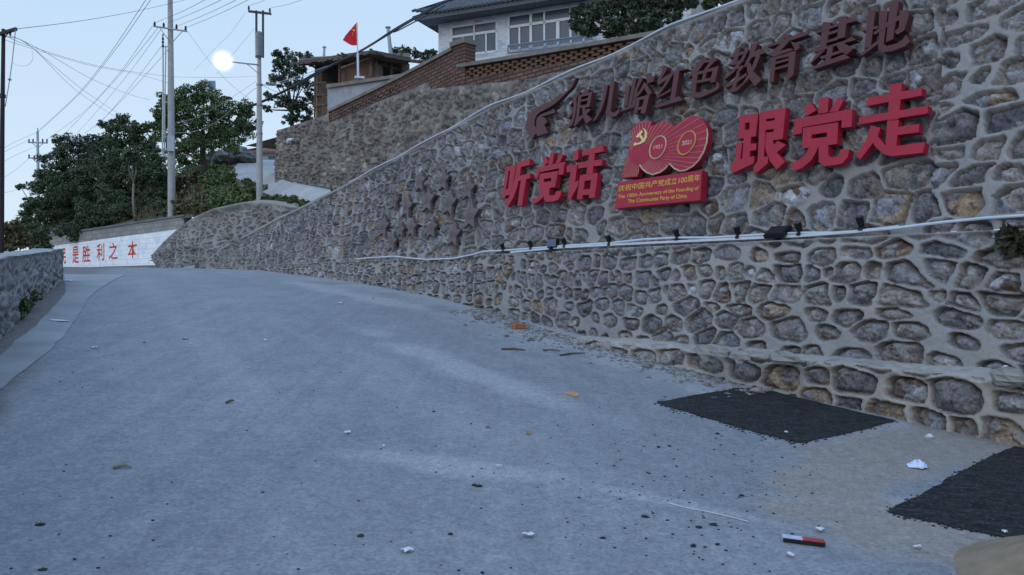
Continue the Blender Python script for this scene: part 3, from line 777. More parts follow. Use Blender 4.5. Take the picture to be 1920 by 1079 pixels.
# ---- the anniversary emblem and its plaque
FO = (1150, 210, 5.679)
def FX(x, y, off): return W(FO[0] + x / FO[2], FO[1] + y / FO[2], off)
em = thing("anniversary_emblem", "red number 100 emblem with gold sun rays, rings and a gold hammer and sickle", "emblem", tuple(FX(255, 700, .1)))
OUT = [(80,705),(105,610),(130,520),(165,420),(190,290),(185,215),(210,165),(250,130),(330,108),(412,95),(402,150),(440,138),(500,108),(560,102),(610,120),(650,158),(690,120),(760,70),(850,42),(920,60),(965,95),(995,160),(1005,240),(995,330),(965,420),(915,510),(850,580),(770,625),(710,632),(650,605),(597,553),(560,600),(500,645),(420,670),(360,650),(310,610),(283,565),(270,650),(255,690)]
EO = .17
MB().prism([FX(x, y, EO) for x, y in OUT], -WN * .10).out("panel", simple("emblem_red", (.34, .018, .045), .5, var=.1), em)
for x, y in ((200, 500), (500, 400), (850, 350)): MB().tube([FX(x, y, EO - .05), FX(x, y, -.05)], .012, 6).out("standoff", M_BLACK, em)
rc = np.array([270.0, 470.0])
def hit(dirv):
    best = None
    for (x1, y1), (x2, y2) in zip(OUT, OUT[1:] + OUT[:1]):
        e1 = np.array([x1, y1]) - rc; ev = np.array([x2 - x1, y2 - y1], dtype=float)
        den = dirv[0] * ev[1] - dirv[1] * ev[0]
        if abs(den) < 1e-9: continue
        t = (e1[0] * ev[1] - e1[1] * ev[0]) / den; q = (e1[0] * dirv[1] - e1[1] * dirv[0]) / den
        if t > 1 and 0 <= q <= 1 and (best is None or t < best): best = t
    return best
rm = MB()
for k in range(64):
    th = 2 * math.pi * k / 64 + .03
    dv = np.array([math.cos(th), math.sin(th)]); t1 = hit(dv)
    if t1 is None or t1 < 120: continue
    t0 = max(105, t1 * .34); t1 -= 10
    pv = np.array([-dv[1], dv[0]])
    a, b = rc + dv * t0, rc + dv * t1
    rm.prism([FX(*(a + pv * .8), EO + .004), FX(*(b + pv * 2.2), EO + .004), FX(*(b - pv * 2.2), EO + .004), FX(*(a - pv * .8), EO + .004)], -WN * .003)
rm.out("sun_rays", simple("ray_gold", (.50, .27, .18), .5, var=.1), em)
edge = [(283,565),(310,610),(360,650),(420,670),(500,645),(560,600),(597,553),(650,605),(710,632),(770,625),(850,580),(915,510),(965,420),(995,330),(1005,240),(997,175)]
MB().tube([FX(x, y, EO + .004) for x, y in edge], [.012] * (len(edge) - 1) + [.006], 6).out("gold_edge", M_GOLD_PALE, em)
for cx, cy, A, B in ((475, 380, (84, -24), (16, -116)), (782, 332, (90, -27), (20, -120))):
    n = 40
    def el(k, s): 
        c, d_ = math.cos(2 * math.pi * k / n) * s, math.sin(2 * math.pi * k / n) * s
        return cx + A[0] * c + B[0] * d_, cy + A[1] * c + B[1] * d_
    MB().prism([FX(*el(k, 1.0), EO + .008) for k in range(n)], -WN * .007).out("ring_disc", M_RED, em)
    MB().tube([FX(*el(k, 1.02), EO + .008) for k in range(n + 1)], .0115, 6, cap=False).out("ring", M_GOLD_PALE if cx < 600 else M_GOLD, em)
for body, qd in (("1921", [(430,362),(522,342),(519,384),(426,402)]), ("2021", [(732,312),(832,295),(828,342),(727,360)])):
    V, F = text_on(lambda u, v: FX(u, v, EO + .0095), body, qd, .02)
    mk("year_number", V, F, M_GOLD_PALE, em, fix=False)
hs = MB()
hs.prism([FX(x, y, EO + .012) for x, y in [(306,168),(340,185),(358,225),(353,275),(328,316),(290,342),(235,356),(228,340),(280,325),(312,298),(332,265),(336,225),(326,192)]], -WN * .010)
hs.prism([FX(x, y, EO + .013) for x, y in [(215,348),(232,322),(250,340),(230,366)]], -WN * .010)
hs.prism([FX(x, y, EO + .015) for x, y in [(266,245),(287,232),(338,312),(318,328)]], -WN * .010)
hs.prism([FX(x, y, EO + .017) for x, y in [(238,265),(300,192),(314,216),(262,278)]], -WN * .010)
hs.out("hammer_and_sickle", simple("sickle_gold", (.70, .55, .25), .4, .2, var=.12), em)
pq = thing("anniversary_plaque", "red rectangular plaque with yellow Chinese and English lines under the 100 emblem", "plaque", tuple(FX(470, 980, .1)))
MB().prism([FX(x, y, EO + .01) for x, y in [(50,752),(945,620),(925,940),(15,1030)]], -WN * .12).out("board", simple("plaque_red", (.34, .014, .036), .45, var=.1), pq)
for body, qd, bd in (("庆祝中国共产党成立100周年", [(60,785),(927,660),(922,737),(50,852)], .006), ("The 100th Anniversary of the Founding of", [(50,886),(912,788),(905,842),(44,934)], .010), ("The Communist Party of China", [(155,932),(786,872),(780,926),(148,985)], .010)):
    V, F = text_on(lambda u, v: FX(u, v, EO + .013), body, qd, bd)
    mk("inscription", V, F, M_YELLOW, pq, fix=False)

# ---- steel stars
def star(cu, cv, R, lab, k):
    u, v = 640 + cu / 4.15, 300 + cv / 4.15
    c = W(u, v, .10)
    dr = Vector((DX_, DY_, 0)) * -1.0; up = dr.cross(WN); up = up if up.z > 0 else -up
    rot = random.Random(k).uniform(-.08, .08) - .03
    pts = []
    for i in range(10):
        r_ = R if i % 2 == 0 else R * .50
        a = math.pi / 2 + i * math.pi / 5 + rot
        pts.append(c + dr * math.cos(a) * r_ + up * math.sin(a) * r_)
    t = thing("steel_star", lab, "star plate", tuple(c - up * R), "brown steel stars on the stone wall")
    MB().prism(pts, -WN * .06).tube([c - WN * .03, c - WN * .17], .015, 6).out("star_plate", M_STAR, t)
    mb = MB()
    for i in range(5):
        y = .14 - i * .085
        w = .42 if i else .25
        a = c + up * y * R * 2.0 * .5 + WN * .002
        mb.prism([a - dr * w * R + up * .006, a + dr * w * R + up * .006, a + dr * w * R - up * .006, a - dr * w * R - up * .006], -WN * .0012 if False else WN * .003)
    mb.out("engraved_text", simple("star_engraving_%d" % k, (.15, .12, .115), .6, .2), t)
STARS = [(1000,430,.31,"largest brown steel star, rightmost of the cluster and nearest the red slogan"), (835,335,.29,"big brown steel star in the upper row, left of the top right star"), (668,315,.29,"big brown steel star in the middle of the upper row"),
         (505,365,.28,"brown steel star between the small leftmost upper star and the row's middle"), (325,520,.28,"leftmost brown steel star, low beside the conduit end"), (610,170,.25,"topmost left brown steel star close under the wall's sloping edge"),
         (790,160,.25,"topmost brown steel star, second from left of the upper three"), (985,225,.25,"small brown steel star above the largest one"), (410,320,.22,"small brown steel star upper left of the cluster"),
         (545,525,.24,"small brown steel star in the lower row, second from its left"), (700,530,.24,"small brown steel star in the middle of the lower row"), (392,640,.24,"lowest left brown steel star just above the white conduit"),
         (868,580,.27,"brown steel star lowest on the right, below the largest one"), (462,545,.17,"smallest brown steel star squeezed between two lower row stars")]
for k, (a, b, R, lab) in enumerate(STARS): star(a, b, R, lab, k)
# ================================================================== LEFT PARAPET
pa, pb = G(0, 640), G(118, 528)
pdv = (pb - pa); pdv.z = 0; L = pdv.length; pdv.normalize()
pn = Vector((pdv.y, -pdv.x, 0))              # towards the road
def parapet():
    Tt = np.concatenate([np.arange(-7, L, .045), [L]]); prof = []
    # profile: up the road face, over the top, down the back, with the end cap closed separately
    hts = np.linspace(-.1, 1, 34); tops = np.linspace(0, 1, 10)[1:]; backs = np.linspace(1, -.1, 8)[1:]
    rows = [(0, h) for h in hts] + [(t, 1) for t in tops] + [(1, h) for h in backs]
    T, K = np.meshgrid(Tt, np.arange(len(rows)))
    w = np.array([r[0] for r in rows])[K]; h = np.array([r[1] for r in rows])[K]
    gx_ = pa.x + pdv.x * T; gy_ = pa.y + pdv.y * T
    g0 = gz(gx_, gy_)
    zt = np.interp(T, [-7, 0, L], [1.35, 1.81, 2.175]) + .05 * (fbm(T * 1.2, T * 0, 4, 3) - .5)
    zz = g0 + (zt - g0) * np.maximum(h, -.2)
    d, m, r = stone_disp(T, zz, .34, .24, 505, half=.02, depth=.018, bulge=.05, rough=.06, p=2.2, frac=.7, rnd=.66)
    m = m * (.5 + .5 * sst(.45, .6, fbm(T * 1.2, zz * 2, 44, 3)))
    cap = np.exp(-((zt - zz) / .05) ** 2)
    d = d * (w == 0) * (1 - cap) + cap * .03 * (w == 0)
    m = m * (1 - sst(.0, 1, cap * 2.0))
    endf = np.clip((L - T) / .04, 0, 1)
    off = -w * .42 + d
    Xx = gx_ + pn.x * off; Yy = gy_ + pn.y * off
    zz = zz + (h == 1) * (.03 * (fbm(T * 5, w * 4, 14, 3) - .5) - .02)
    V = np.stack([Xx.ravel(), Yy.ravel(), zz.ravel()], 1)
    o = mk("parapet_wall", V, grid_faces(*T.shape), M_PARAPET, loc=(pa.x, pa.y, pa.z), smooth=True, attrs={"stone": m, "rnd": r})
    tag(o, "low rough stone parapet with a pale mortar top along the left road edge", "parapet")
    # end face
    e0 = pa + pdv * L
    mb = MB(); g1 = float(gz(e0.x, e0.y)); n = 7
    V = []; F = []
    for j in range(9):
        for i in range(n):
            wq = i / (n - 1)
            V.append(e0 - pn * (.42 * wq) + pdv * (.02 + .05 * math.sin(math.pi * wq) + .03 * random.random()) + Vector((0, 0, g1 - .1 - e0.z + (2.155 - g1 + .1) * j / 8)))
    F = [[j * n + i, j * n + i + 1, (j + 1) * n + i + 1, (j + 1) * n + i] for j in range(8) for i in range(n - 1)]
    mk("end_face", V, F, M_PARAPET, o, smooth=True, attrs={"stone": [.4] * len(V), "rnd": [random.random() for _ in V]})
parapet()
M_CAPSTONE = simple("mortar_cap", (.25, .24, .225), .9, var=.2, scale=3, bmp=.4)
b_ = G(28, 600); weed("roadside_weed", "dark green leafy weed at the foot of the left parapet, the larger of two", "weed", b_, [(0, 0, .12, .16, 160), (-.08, .05, .2, .14, 130), (.07, .02, .2, .12, 110)], .085, M_LEAF_MID, 5)
b_ = G(52, 583); weed("roadside_weed", "small sparse weed just beyond the larger one by the left parapet", "weed", b_, [(0, 0, .13, .12, 90), (.06, .06, .2, .1, 60)], .075, M_LEAF_DRY, 6)
b_ = G(20, 604)

# ================================================================== WHITE SLOGAN WALL
WW = VPlane((93, 53.0), (340, 39.0))
slogan_wall = thing("slogan_wall", "whitewashed block wall with painted red Chinese characters at the road bend", "wall", tuple(WW.at(0, 2.1)))
def strip_on(pl, top, bot, off, thick, name, mat, parent):
    fr = [pl.pt(u, v, off) for u, v in top] + [pl.pt(u, v, off) for u, v in reversed(bot)]
    return MB().prism(fr, -pl.n * thick).out(name, mat, parent)
def block_paint():
    m, nt, b = mat_new("whitewashed_blocks"); co = N(nt, "ShaderNodeTexCoord").outputs["UV"]
    br = N(nt, "ShaderNodeTexBrick"); nt.links.new(co, br.inputs["Vector"])
    br.inputs["Scale"].default_value = 1; br.inputs["Brick Width"].default_value = .62; br.inputs["Row Height"].default_value = .27; br.inputs["Mortar Size"].default_value = .018; br.inputs["Mortar Smooth"].default_value = .6
    br.inputs["Color1"].default_value = (.86, .88, .90, 1); br.inputs["Color2"].default_value = (.78, .81, .85, 1); br.inputs["Mortar"].default_value = (.62, .65, .70, 1)
    c = mix(nt, ramp(nt, noise(nt, objco(nt), 2.2, 6, .7), [(.34, .55), (.50, 0)]), br.outputs["Color"], (.50, .52, .56))
    nt.links.new(c, b.inputs["Base Color"]); b.inputs["Roughness"].default_value = .9
    bump(nt, b, br.outputs["Fac"], -.6, .03)
    return m
def uv_panel(pl, poly, off, thick, name, mat, parent, slope=0.0, **k):
    mb = MB().prism([pl.pt(u, v, off) for u, v in poly], -pl.n * thick)
    uv = []
    for p in mb.v:
        qv = p - pl.o; qv.z = 0; t = qv.dot(pl.d)
        uv.append((t, p.z - slope * t))
    return mk(name, mb.v, mb.f, mat, parent, uv=uv, **k)
bot = [(60, 511), (93, 509), (120, 508), (200, 505), (300, 501), (345, 499)]
uv_panel(WW, [(60, 466), (120, 459), (250, 441), (345, 429)] + [(345, 495.5), (300, 497), (200, 500), (120, 503), (60, 505)], .03, .4, "painted_face", block_paint(), slogan_wall)
M_CONC = simple("grey_concrete", (.25, .245, .24), .9, var=.22, scale=2, bmp=.3, bscale=20)
M_CONC_D = simple("dark_concrete", (.16, .155, .155), .9, var=.25, scale=2, bmp=.3, bscale=20)
def block_grey():
    m, nt, b = mat_new("grey_blocks"); co = N(nt, "ShaderNodeTexCoord").outputs["UV"]
    br = N(nt, "ShaderNodeTexBrick"); nt.links.new(co, br.inputs["Vector"])
    br.inputs["Scale"].default_value = 1; br.inputs["Brick Width"].default_value = .5; br.inputs["Row Height"].default_value = .24; br.inputs["Mortar Size"].default_value = .02
    br.inputs["Color1"].default_value = (.20, .195, .19, 1); br.inputs["Color2"].default_value = (.30, .29, .285, 1); br.inputs["Mortar"].default_value = (.17, .165, .16, 1)
    nt.links.new(br.outputs["Color"], b.inputs["Base Color"]); b.inputs["Roughness"].default_value = .9
    return m
uv_panel(WW, [(60, 448), (93, 443), (200, 427), (300, 412), (345, 405.5), (345, 429), (250, 441), (120, 459), (60, 466)], .02, .4, "upper_blocks", block_grey(), slogan_wall)
strip_on(WW, [(60, 445.5), (93, 440.5), (200, 424), (300, 409), (345, 402.5)], [(60, 448), (93, 443), (200, 427), (300, 412), (345, 405.5)], .10, .6, "coping", M_CONC_D, slogan_wall)
strip_on(WW, [(60, 505), (120, 503), (200, 500), (300, 497), (345, 495.5)], bot, .06, .4, "plinth", M_CONC_D, slogan_wall)
M_SLOGAN = simple("faded_red_paint", (.55, .055, .035), .85, var=.3, scale=5)
for body, (x0, y0, x1, y1) in (("民", (305, 610, 333, 691)), ("是", (366, 600, 398, 686)), ("胜", (416, 596, 457, 681)), ("利", (489, 585, 527, 672)), ("之", (550, 580, 595, 666)), ("本", (646, 573, 694, 660))):
    sc = 2.698
    sk = -.16 * (x1 - x0)
    V, F = text_on(lambda u, v: WW.pt(u, v, .036), body, [(x0 / sc, 240 + (y0 - sk * .5) / sc), (x1 / sc, 240 + (y0 + sk * .5) / sc), (x1 / sc, 240 + (y1 + sk * .1) / sc), (x0 / sc, 240 + (y1 - sk * .1) / sc)], .012)
    mk("painted_character", V, F, M_SLOGAN, slogan_wall, fix=False)

# ================================================================== STONE BANK behind the tail of the big wall
bank_top = [(285, 478, 39.5), (305, 455, 37.2), (330, 432, 34.5), (362, 408, 32), (400, 391, 29.7), (440, 383, 28), (480, 378, 26.3), (520, 383, 25.0), (560, 391, 23.8), (620, 385, 22.6)]
bank_bot = [(283, 502, 38.6), (300, 502, 36.0), (318, 503, 33.4), (340, 504, 31.2), (375, 506, 29), (420, 506, 27.2), (468, 506, 25.6), (515, 506, 24.8), (556, 506, 23.6), (618, 500, 22.4)]
def loft_dense(top, bot_, nt_, nh, dispf):
    A = np.array([tuple(P(*p)) for p in top]); B = np.array([tuple(P(*p)) for p in bot_])
    sA = np.concatenate([[0], np.cumsum(np.linalg.norm(np.diff(B, axis=0), axis=1))])
    t = np.linspace(0, sA[-1], nt_)
    def cub(M): return np.stack([np.interp(t, sA, M[:, k]) for k in range(3)], 1)
    kk = np.hanning(max(3, nt_ // 18 * 2 + 1)); kk /= kk.sum(); hw = len(kk) // 2
    def sm(M): return np.stack([np.convolve(np.pad(M[:, k], hw, mode='reflect', reflect_type='odd'), kk, 'valid') for k in range(3)], 1)
    A, B = sm(cub(A)), sm(cub(B))
    h = np.linspace(-.08, 1, nh)
    PT = B[None] + (A - B)[None] * h[:, None, None]
    dirv = np.gradient(B, axis=0); nrm = np.stack([dirv[:, 1], -dirv[:, 0], np.zeros(nt_)], 1); nrm /= np.linalg.norm(nrm, axis=1)[:, None]
    if (nrm[nt_ // 2] @ B[nt_ // 2]) > 0: nrm = -nrm
    T = np.repeat(t[None], nh, 0); H = np.linalg.norm(PT - B[None], axis=2)
    d, m, r = dispf(T, H, h[:, None] * np.ones_like(T))
    PT = PT + nrm[None] * d[..., None]
    return PT, m, r, (A, B, nrm)
def bank_disp(T, H, h):
    d, m, r = stone_disp(T, H, .62, .27, 606, half=.03, depth=.07, bulge=.16, rough=.13, p=1.9, jit=.42)
    f = sst(0, .10, 1 - h)
    big = .8 * (fbm(T * .55, H * .8, 8, 3) - .62)
    return d * f + big * f - .0 * h, m * sst(.05, .4, 1 - h + .25 * (fbm(T * .8, H, 28, 3) - .5)) * (.5 + .5 * sst(.35, .6, fbm(T * .9, H * 1.2, 18, 3))), r
PT, m, r, (bA, bB, bN) = loft_dense(bank_top, bank_bot, 420, 80, bank_disp)
extra = np.stack([PT[-1] - bN * .35 + [0, 0, .10], PT[-1] - bN * 1.2 + [0, 0, .02]], 0)
V = np.concatenate([PT.reshape(-1, 3), extra.reshape(-1, 3)]); z0 = np.zeros(2 * 420)
bank = mk("stone_bank", V, grid_faces(82, 420), M_BANK, loc=tuple(bB[100]), smooth=True, attrs={"stone": np.concatenate([m.ravel(), z0]), "rnd": np.concatenate([r.ravel(), z0])})
tag(bank, "bulging rough stone bank with a mortar crest around the road corner", "stone bank")
# small sloping concrete apron at the foot of the wall's tail
tag(MB().prism([P(322, 507, 34.0), P(350, 499, 31.6), (P(368, 497.5, 30.4)), P(362, 505, 29.9), P(345, 508, 30.3)], (0, 0, -.4)).out("concrete_apron", M_SHOULDER), "small pale concrete apron where the wall meets the road bend", "apron", kind="structure")

# ================================================================== HILLSIDE (one sheet per slope)
def hill_sheet(name, rows, label, mat, sub=20, amp=.12):
    A = np.array([[tuple(P(*c)) for c in r_] for r_ in rows])
    R_, C_ = A.shape[:2]
    ri = np.linspace(0, R_ - 1, (R_ - 1) * sub + 1); ci = np.linspace(0, C_ - 1, (C_ - 1) * sub + 1)
    i = np.minimum(ri.astype(int), R_ - 2); fi = (ri - i)[:, None, None]; j = np.minimum(ci.astype(int), C_ - 2); fj = (ci - j)[None, :, None]
    V = (A[i][:, j] * (1 - fj) + A[i][:, j + 1] * fj) * (1 - fi) + (A[i + 1][:, j] * (1 - fj) + A[i + 1][:, j + 1] * fj) * fi
    V[..., 2] += amp * (fbm(V[..., 0] * .7, V[..., 1] * .7, 2, 4) - .5) * np.minimum(1, ri[:, None] / sub)
    global HILL
    HILL = (V.copy(), V.shape[0], V.shape[1])
    o = mk(name, V.reshape(-1, 3), grid_faces(*V.shape[:2]), mat, loc=tuple(V[0, 0]), smooth=True)
    return tag(o, label, "hillside", kind="structure")
M_SLOPE = simple("dry_grass_slope", (.095, .09, .06), .95, var=.5, scale=1.6, bmp=.9, bscale=5)
rows = [
 [(-700, 480, 70), (-100, 474, 63), (60, 452, 54.8), (200, 427, 47.6), (330, 411, 40.6), (392, 404, 32.2), (440, 394, 29.4), (490, 388, 27.2), (520, 390, 25.8), (560, 396, 24.4), (620, 372, 21.2)],
 [(-700, 470, 80), (-100, 470, 72), (60, 447, 62), (200, 415, 54), (330, 390, 46), (395, 362, 40), (440, 342, 36), (490, 352, 32), (520, 364, 28.6), (560, 374, 25.5), (620, 366, 22.6)],
 [(-700, 460, 95), (-100, 468, 88), (60, 443, 77), (200, 402, 64), (330, 365, 54), (400, 325, 48), (440, 313, 45), (490, 320, 40), (521, 336, 31.6), (560, 350, 27.8), (620, 362, 23.8)],
 [(-700, 450, 110), (-100, 466, 100), (60, 438, 88), (200, 392, 76), (330, 345, 66), (400, 304, 60), (440, 301, 57), (490, 302, 55), (521, 303, 53), (560, 315, 50), (620, 330, 47)],
 [(-700, 445, 170), (-100, 464, 160), (60, 434, 120), (200, 382, 105), (330, 330, 95), (400, 293, 88), (440, 290, 84), (490, 290, 82), (521, 290, 80), (560, 290, 80), (620, 290, 80)]]
hill_sheet("hillside", rows, "dry earth slope behind the white slogan wall and the stone bank", M_SLOPE)
# the lane that climbs past the second wall: cut from the same slope, a few cm proud of it
M_LANE = simple("pale_lane", (.34, .335, .335), .9, var=.16, scale=.8, bmp=.2)
def lane():
    poly = [(458, 301.5), (530, 300), (530, 338), (540, 344), (580, 352), (616, 359), (660, 360), (660, 386), (600, 383), (560, 381), (520, 373), (488, 362), (465, 348), (442, 335), (437, 322), (445, 310)]
    V, nr_, nc_ = HILL
    U = 960 + FPX * V[..., 0] / V[..., 1]; W_ = HV - FPX * (V[..., 2] - EYE) / V[..., 1]
    ins = np.zeros(U.shape, bool)
    for (x1, y1), (x2, y2) in zip(poly, poly[1:] + poly[:1]):
        c = ((y1 > W_) != (y2 > W_)) & (U < (x2 - x1) * (W_ - y1) / (y2 - y1 + 1e-9) + x1)
        ins ^= c
    idx = -np.ones(U.shape, int); F = []; P_ = []
    for r_ in range(nr_ - 1):
        for c_ in range(nc_ - 1):
            q_ = [(r_, c_), (r_, c_ + 1), (r_ + 1, c_ + 1), (r_ + 1, c_)]
            if sum(ins[k] for k in q_) >= 2:
                f = []
                for k in q_:
                    if idx[k] < 0: idx[k] = len(P_); P_.append(V[k] + [0, 0, .05])
                    f.append(int(idx[k]))
                F.append(f)
    o = mk("lane", np.array(P_), F, M_LANE, loc=tuple(P_[0]), smooth=True, fix=False); tag(o, "pale concrete lane climbing between the stone bank and the high rubble wall", "lane", kind="structure")
lane()

# ================================================================== SECOND (RUBBLE) RETAINING WALL with brick parapet
W2 = VPlane((521, 31.0), (1060, 20.0))
prof2 = [(526, 242), (545, 236), (575, 226), (614, 214), (616, 231), (660, 213), (700, 193), (750, 174), (800, 153), (806, 167), (840, 163), (880, 159), (940, 154), (1000, 146), (1030, 137), (1070, 132), (1300, 96)]
pt_ = [W2.tz(u, v) for u, v in prof2]
foot2 = [W2.tz(u, v) for u, v in [(521, 336), (540, 344), (580, 353), (616, 361), (700, 385), (1000, 480)]]
T2END = W2.tz(1300, 300)[0]
rubble_wall = thing("rubble_wall", "tall brown rubble retaining wall with pierced brick parapet behind the lettered wall", "wall", tuple(W2.at(3, 5.0)))
def build_w2():
    tv = np.arange(-5.5, T2END, .055); nh = 96
    tt = np.array([p[0] for p in pt_]); tz_ = np.array([p[1] for p in pt_])
    top = np.interp(tv, tt, tz_); top = np.where(tv < tt[0], tz_[0] + (tt[0] - tv) * .02, top)
    bot = np.interp(tv, [p[0] for p in foot2], [p[1] for p in foot2]) - .4
    bot = np.where(tv < 0, foot2[0][1] - .4 + (-tv) * .15, bot)
    h = np.linspace(0, 1, nh)[:, None]
    Zg = bot[None] + (top - bot)[None] * h; T = np.repeat(tv[None], nh, 0)
    d, m, r = stone_disp(T, Zg, .34, .23, 707, half=.010, depth=.05, bulge=.12, rough=.08, p=2.0, jit=.42, rnd=.62)
    f = sst(0, .06, 1 - h) * np.ones_like(T); d = d * f
    d = d + .05 * (tz_[8] - Zg) * 0
    # the corner rounds away to the back
    tc = np.maximum(T, 0); back = np.minimum(T, 0)
    ang = np.clip(-back / 1.6, 0, 1) * math.radians(115)
    Rr = 1.6 / math.radians(115)
    arc = np.clip(-back, 0, 1.6) / 1.6 * math.radians(115); rest = np.maximum(-back - 1.6, 0)
    lx = -Rr * np.sin(arc) - rest * math.cos(math.radians(115)) * 1; ly = -Rr * (1 - np.cos(arc)) - rest * math.sin(math.radians(115))
    nx = -np.sin(arc); ny = np.cos(arc)
    u_ = tc + lx + nx * d + .04 * (Zg - 6) * -nx * 0; n_ = ly + ny * d - .05 * (Zg - 6.5) * ny
    Xx = W2.o.x + W2.d.x * u_ + W2.n.x * n_; Yy = W2.o.y + W2.d.y * u_ + W2.n.y * n_
    V = np.stack([Xx.ravel(), Yy.ravel(), Zg.ravel()], 1)
    mk("rubble_face", V, grid_faces(*T.shape), M_RUBBLE, rubble_wall, smooth=True, attrs={"stone": m, "rnd": r})
build_w2()
def brick_mat(name, c1, c2, mo, w=.24, h=.065, msz=.012):
    m, nt, b = mat_new(name); co = N(nt, "ShaderNodeTexCoord").outputs["UV"]
    br = N(nt, "ShaderNodeTexBrick"); nt.links.new(co, br.inputs["Vector"])
    br.inputs["Scale"].default_value = 1; br.inputs["Brick Width"].default_value = w; br.inputs["Row Height"].default_value = h; br.inputs["Mortar Size"].default_value = msz; br.inputs["Mortar Smooth"].default_value = .3
    br.inputs["Color1"].default_value = (*c1, 1); br.inputs["Color2"].default_value = (*c2, 1); br.inputs["Mortar"].default_value = (*mo, 1)
    c = mix(nt, 1.0, br.outputs["Color"], ramp(nt, noise(nt, objco(nt), 1.1, 5, .65), [(.3, .65), (.7, 1.3)]), 'MULTIPLY')
    nt.links.new(c, b.inputs["Base Color"]); b.inputs["Roughness"].default_value = .92
    bump(nt, b, br.outputs["Fac"], -.8, .02)
    return m
M_BRICK = brick_mat("red_brown_brick", (.125, .060, .042), (.205, .102, .068), (.045, .034, .03), w=.30, h=.11, msz=.03)
sl = (W2.tz(860, 84)[1] - W2.tz(616, 207)[1]) / (W2.tz(860, 84)[0] - W2.tz(616, 207)[0])
B0 = -.08
uv_panel(W2, [(616, 210), (748, 146), (858, 87), (858, 163), (806, 169), (800, 155), (700, 195), (616, 233)], B0, .28, "brick_parapet", M_BRICK, rubble_wall, slope=sl)
sl2 = 0.0
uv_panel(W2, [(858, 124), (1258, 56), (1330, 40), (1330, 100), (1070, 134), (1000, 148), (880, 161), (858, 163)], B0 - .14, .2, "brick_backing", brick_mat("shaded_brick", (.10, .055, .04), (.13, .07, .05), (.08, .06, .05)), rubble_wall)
# pierced band: single bricks with gaps
def lattice(p_from, p_to, rows_, parent, name, slope_z, z_of, pitch=.36, bw=.24, bh=.062, gap=.013, dz=0):
    mb = MB(); 
    t = p_from; k = 0
    for rr in range(rows_):
        t = p_from + (pitch / 2 if rr % 2 else 0)
        while t < p_to:
            z = z_of(t) - (rr + 1) * (bh + gap) - dz
            a = W2.at(t, z, B0 - .015)
            dv = W2.d * bw + Vector((0, 0, slope_z * bw))
            mb.box(a, dv, Vector((0, 0, bh)), -W2.n * .115)
            t += pitch
    uv = []
    for p in mb.v:
        qv = p - W2.o; qv.z = 0; tt = qv.dot(W2.d); uv.append((tt, p.z))
    return mk(name, mb.v, mb.f, simple("lattice_brick", (.135, .075, .052), .92, var=.4, scale=5), parent, uv=uv)
zt_a, zt_b = W2.tz(858, 122), W2.tz(1258, 53)
sF = (zt_b[1] - zt_a[1]) / (zt_b[0] - zt_a[0])
zflat = lambda t: zt_a[1] + (t - zt_a[0]) * sF - .08
lattice(zt_a[0] + .05, T2END, 8, rubble_wall, "pierced_brickwork", sF, zflat, dz=.03)
strip_lo = []
uv_panel(W2, [(858, 161), (858, 150), (1258, 86), (1330, 72), (1330, 100), (1070, 134), (1000, 148), (880, 161)], B0, .2, "brick_base_course", M_BRICK, rubble_wall)
zt_c, zt_d = W2.tz(616, 207), W2.tz(748, 143)
# pierced patches in the sloping part: flat dark plates, hole shade put into colour
HOLE_SHADE_M = simple("hole_shade", (.02, .014, .012), .95)
for (u0, u1) in ((631, 652), (656, 690), (698, 722), (726, 748)):
    t0, t1 = W2.tz(u0, 200)[0], W2.tz(u1, 200)[0]
    zs = lambda t: zt_c[1] + (t - zt_c[0]) * sl
    t = t0
    while t < t1:
        for rr in range(6):
            tt = t + (.17 if rr % 2 else 0)
            a = W2.at(tt, zs(tt) - .30 - rr * .075, B0 + .003)
            MB().box(a, W2.d * .11 + Vector((0, 0, sl * .11)), Vector((0, 0, .058)), -W2.n * .002).out("brick_hole_shade", HOLE_SHADE_M, rubble_wall)
        t += .34
M_COPING = simple("mortar_coping", (.19, .17, .15), .92, var=.25, scale=3, bmp=.4, bscale=20)
def coping(px, thick, name="coping", par=rubble_wall, over=.07, deep=.42, mat=M_COPING, pl=W2):
    mb = MB(); pts = [pl.pt(u, v, B0 + over) for u, v in px]
    for a, b in zip(pts[:-1], pts[1:]): mb.prism([a, b, b - Vector((0, 0, thick)), a - Vector((0, 0, thick))], -pl.n * deep)
    return mb.out(name, mat, par)
coping([(614, 206), (680, 174.5), (748, 141), (800, 113), (846, 88)], .10)
coping([(855, 121), (930, 108.5), (1000, 97), (1100, 80), (1180, 66), (1258, 52), (1330, 38)], .10)
pp = W2.tz(846, 90)[0], W2.tz(869, 90)[0]
pier = MB(); zlo = W2.tz(858, 162)[1]; zhi = W2.tz(858, 84)[1]
pier.box(W2.at(pp[0] + .05, zlo, B0 + .03), W2.d * (pp[1] - pp[0] - .05), Vector((0, 0, zhi - zlo)), -W2.n * .42)
mk("brick_pier", pier.v, pier.f, M_BRICK, rubble_wall, uv=[((p - W2.o).dot(W2.d), p.z) for p in pier.v])
MB().box(W2.at(pp[0] - .05, zhi, B0 + .10), W2.d * (pp[1] - pp[0] + .1), Vector((0, 0, .14)), -W2.n * .55).out("pier_cap", M_COPING, rubble_wall)
# white drain elbow in the wall
dp = W2.pt(549, 262, .02)
tag(MB().tube([dp - W2.n * .2, dp + W2.n * .06, dp + W2.n * .12 - W2.d * .16 - Vector((0, 0, .02)), dp + W2.n * .12 - W2.d * .20 - Vector((0, 0, .10))], .05, 8).out("drain_pipe", simple("white_plastic", (.7, .72, .75), .4, var=.05)), "short white drain elbow sticking out of the rubble wall near its left end", "pipe")
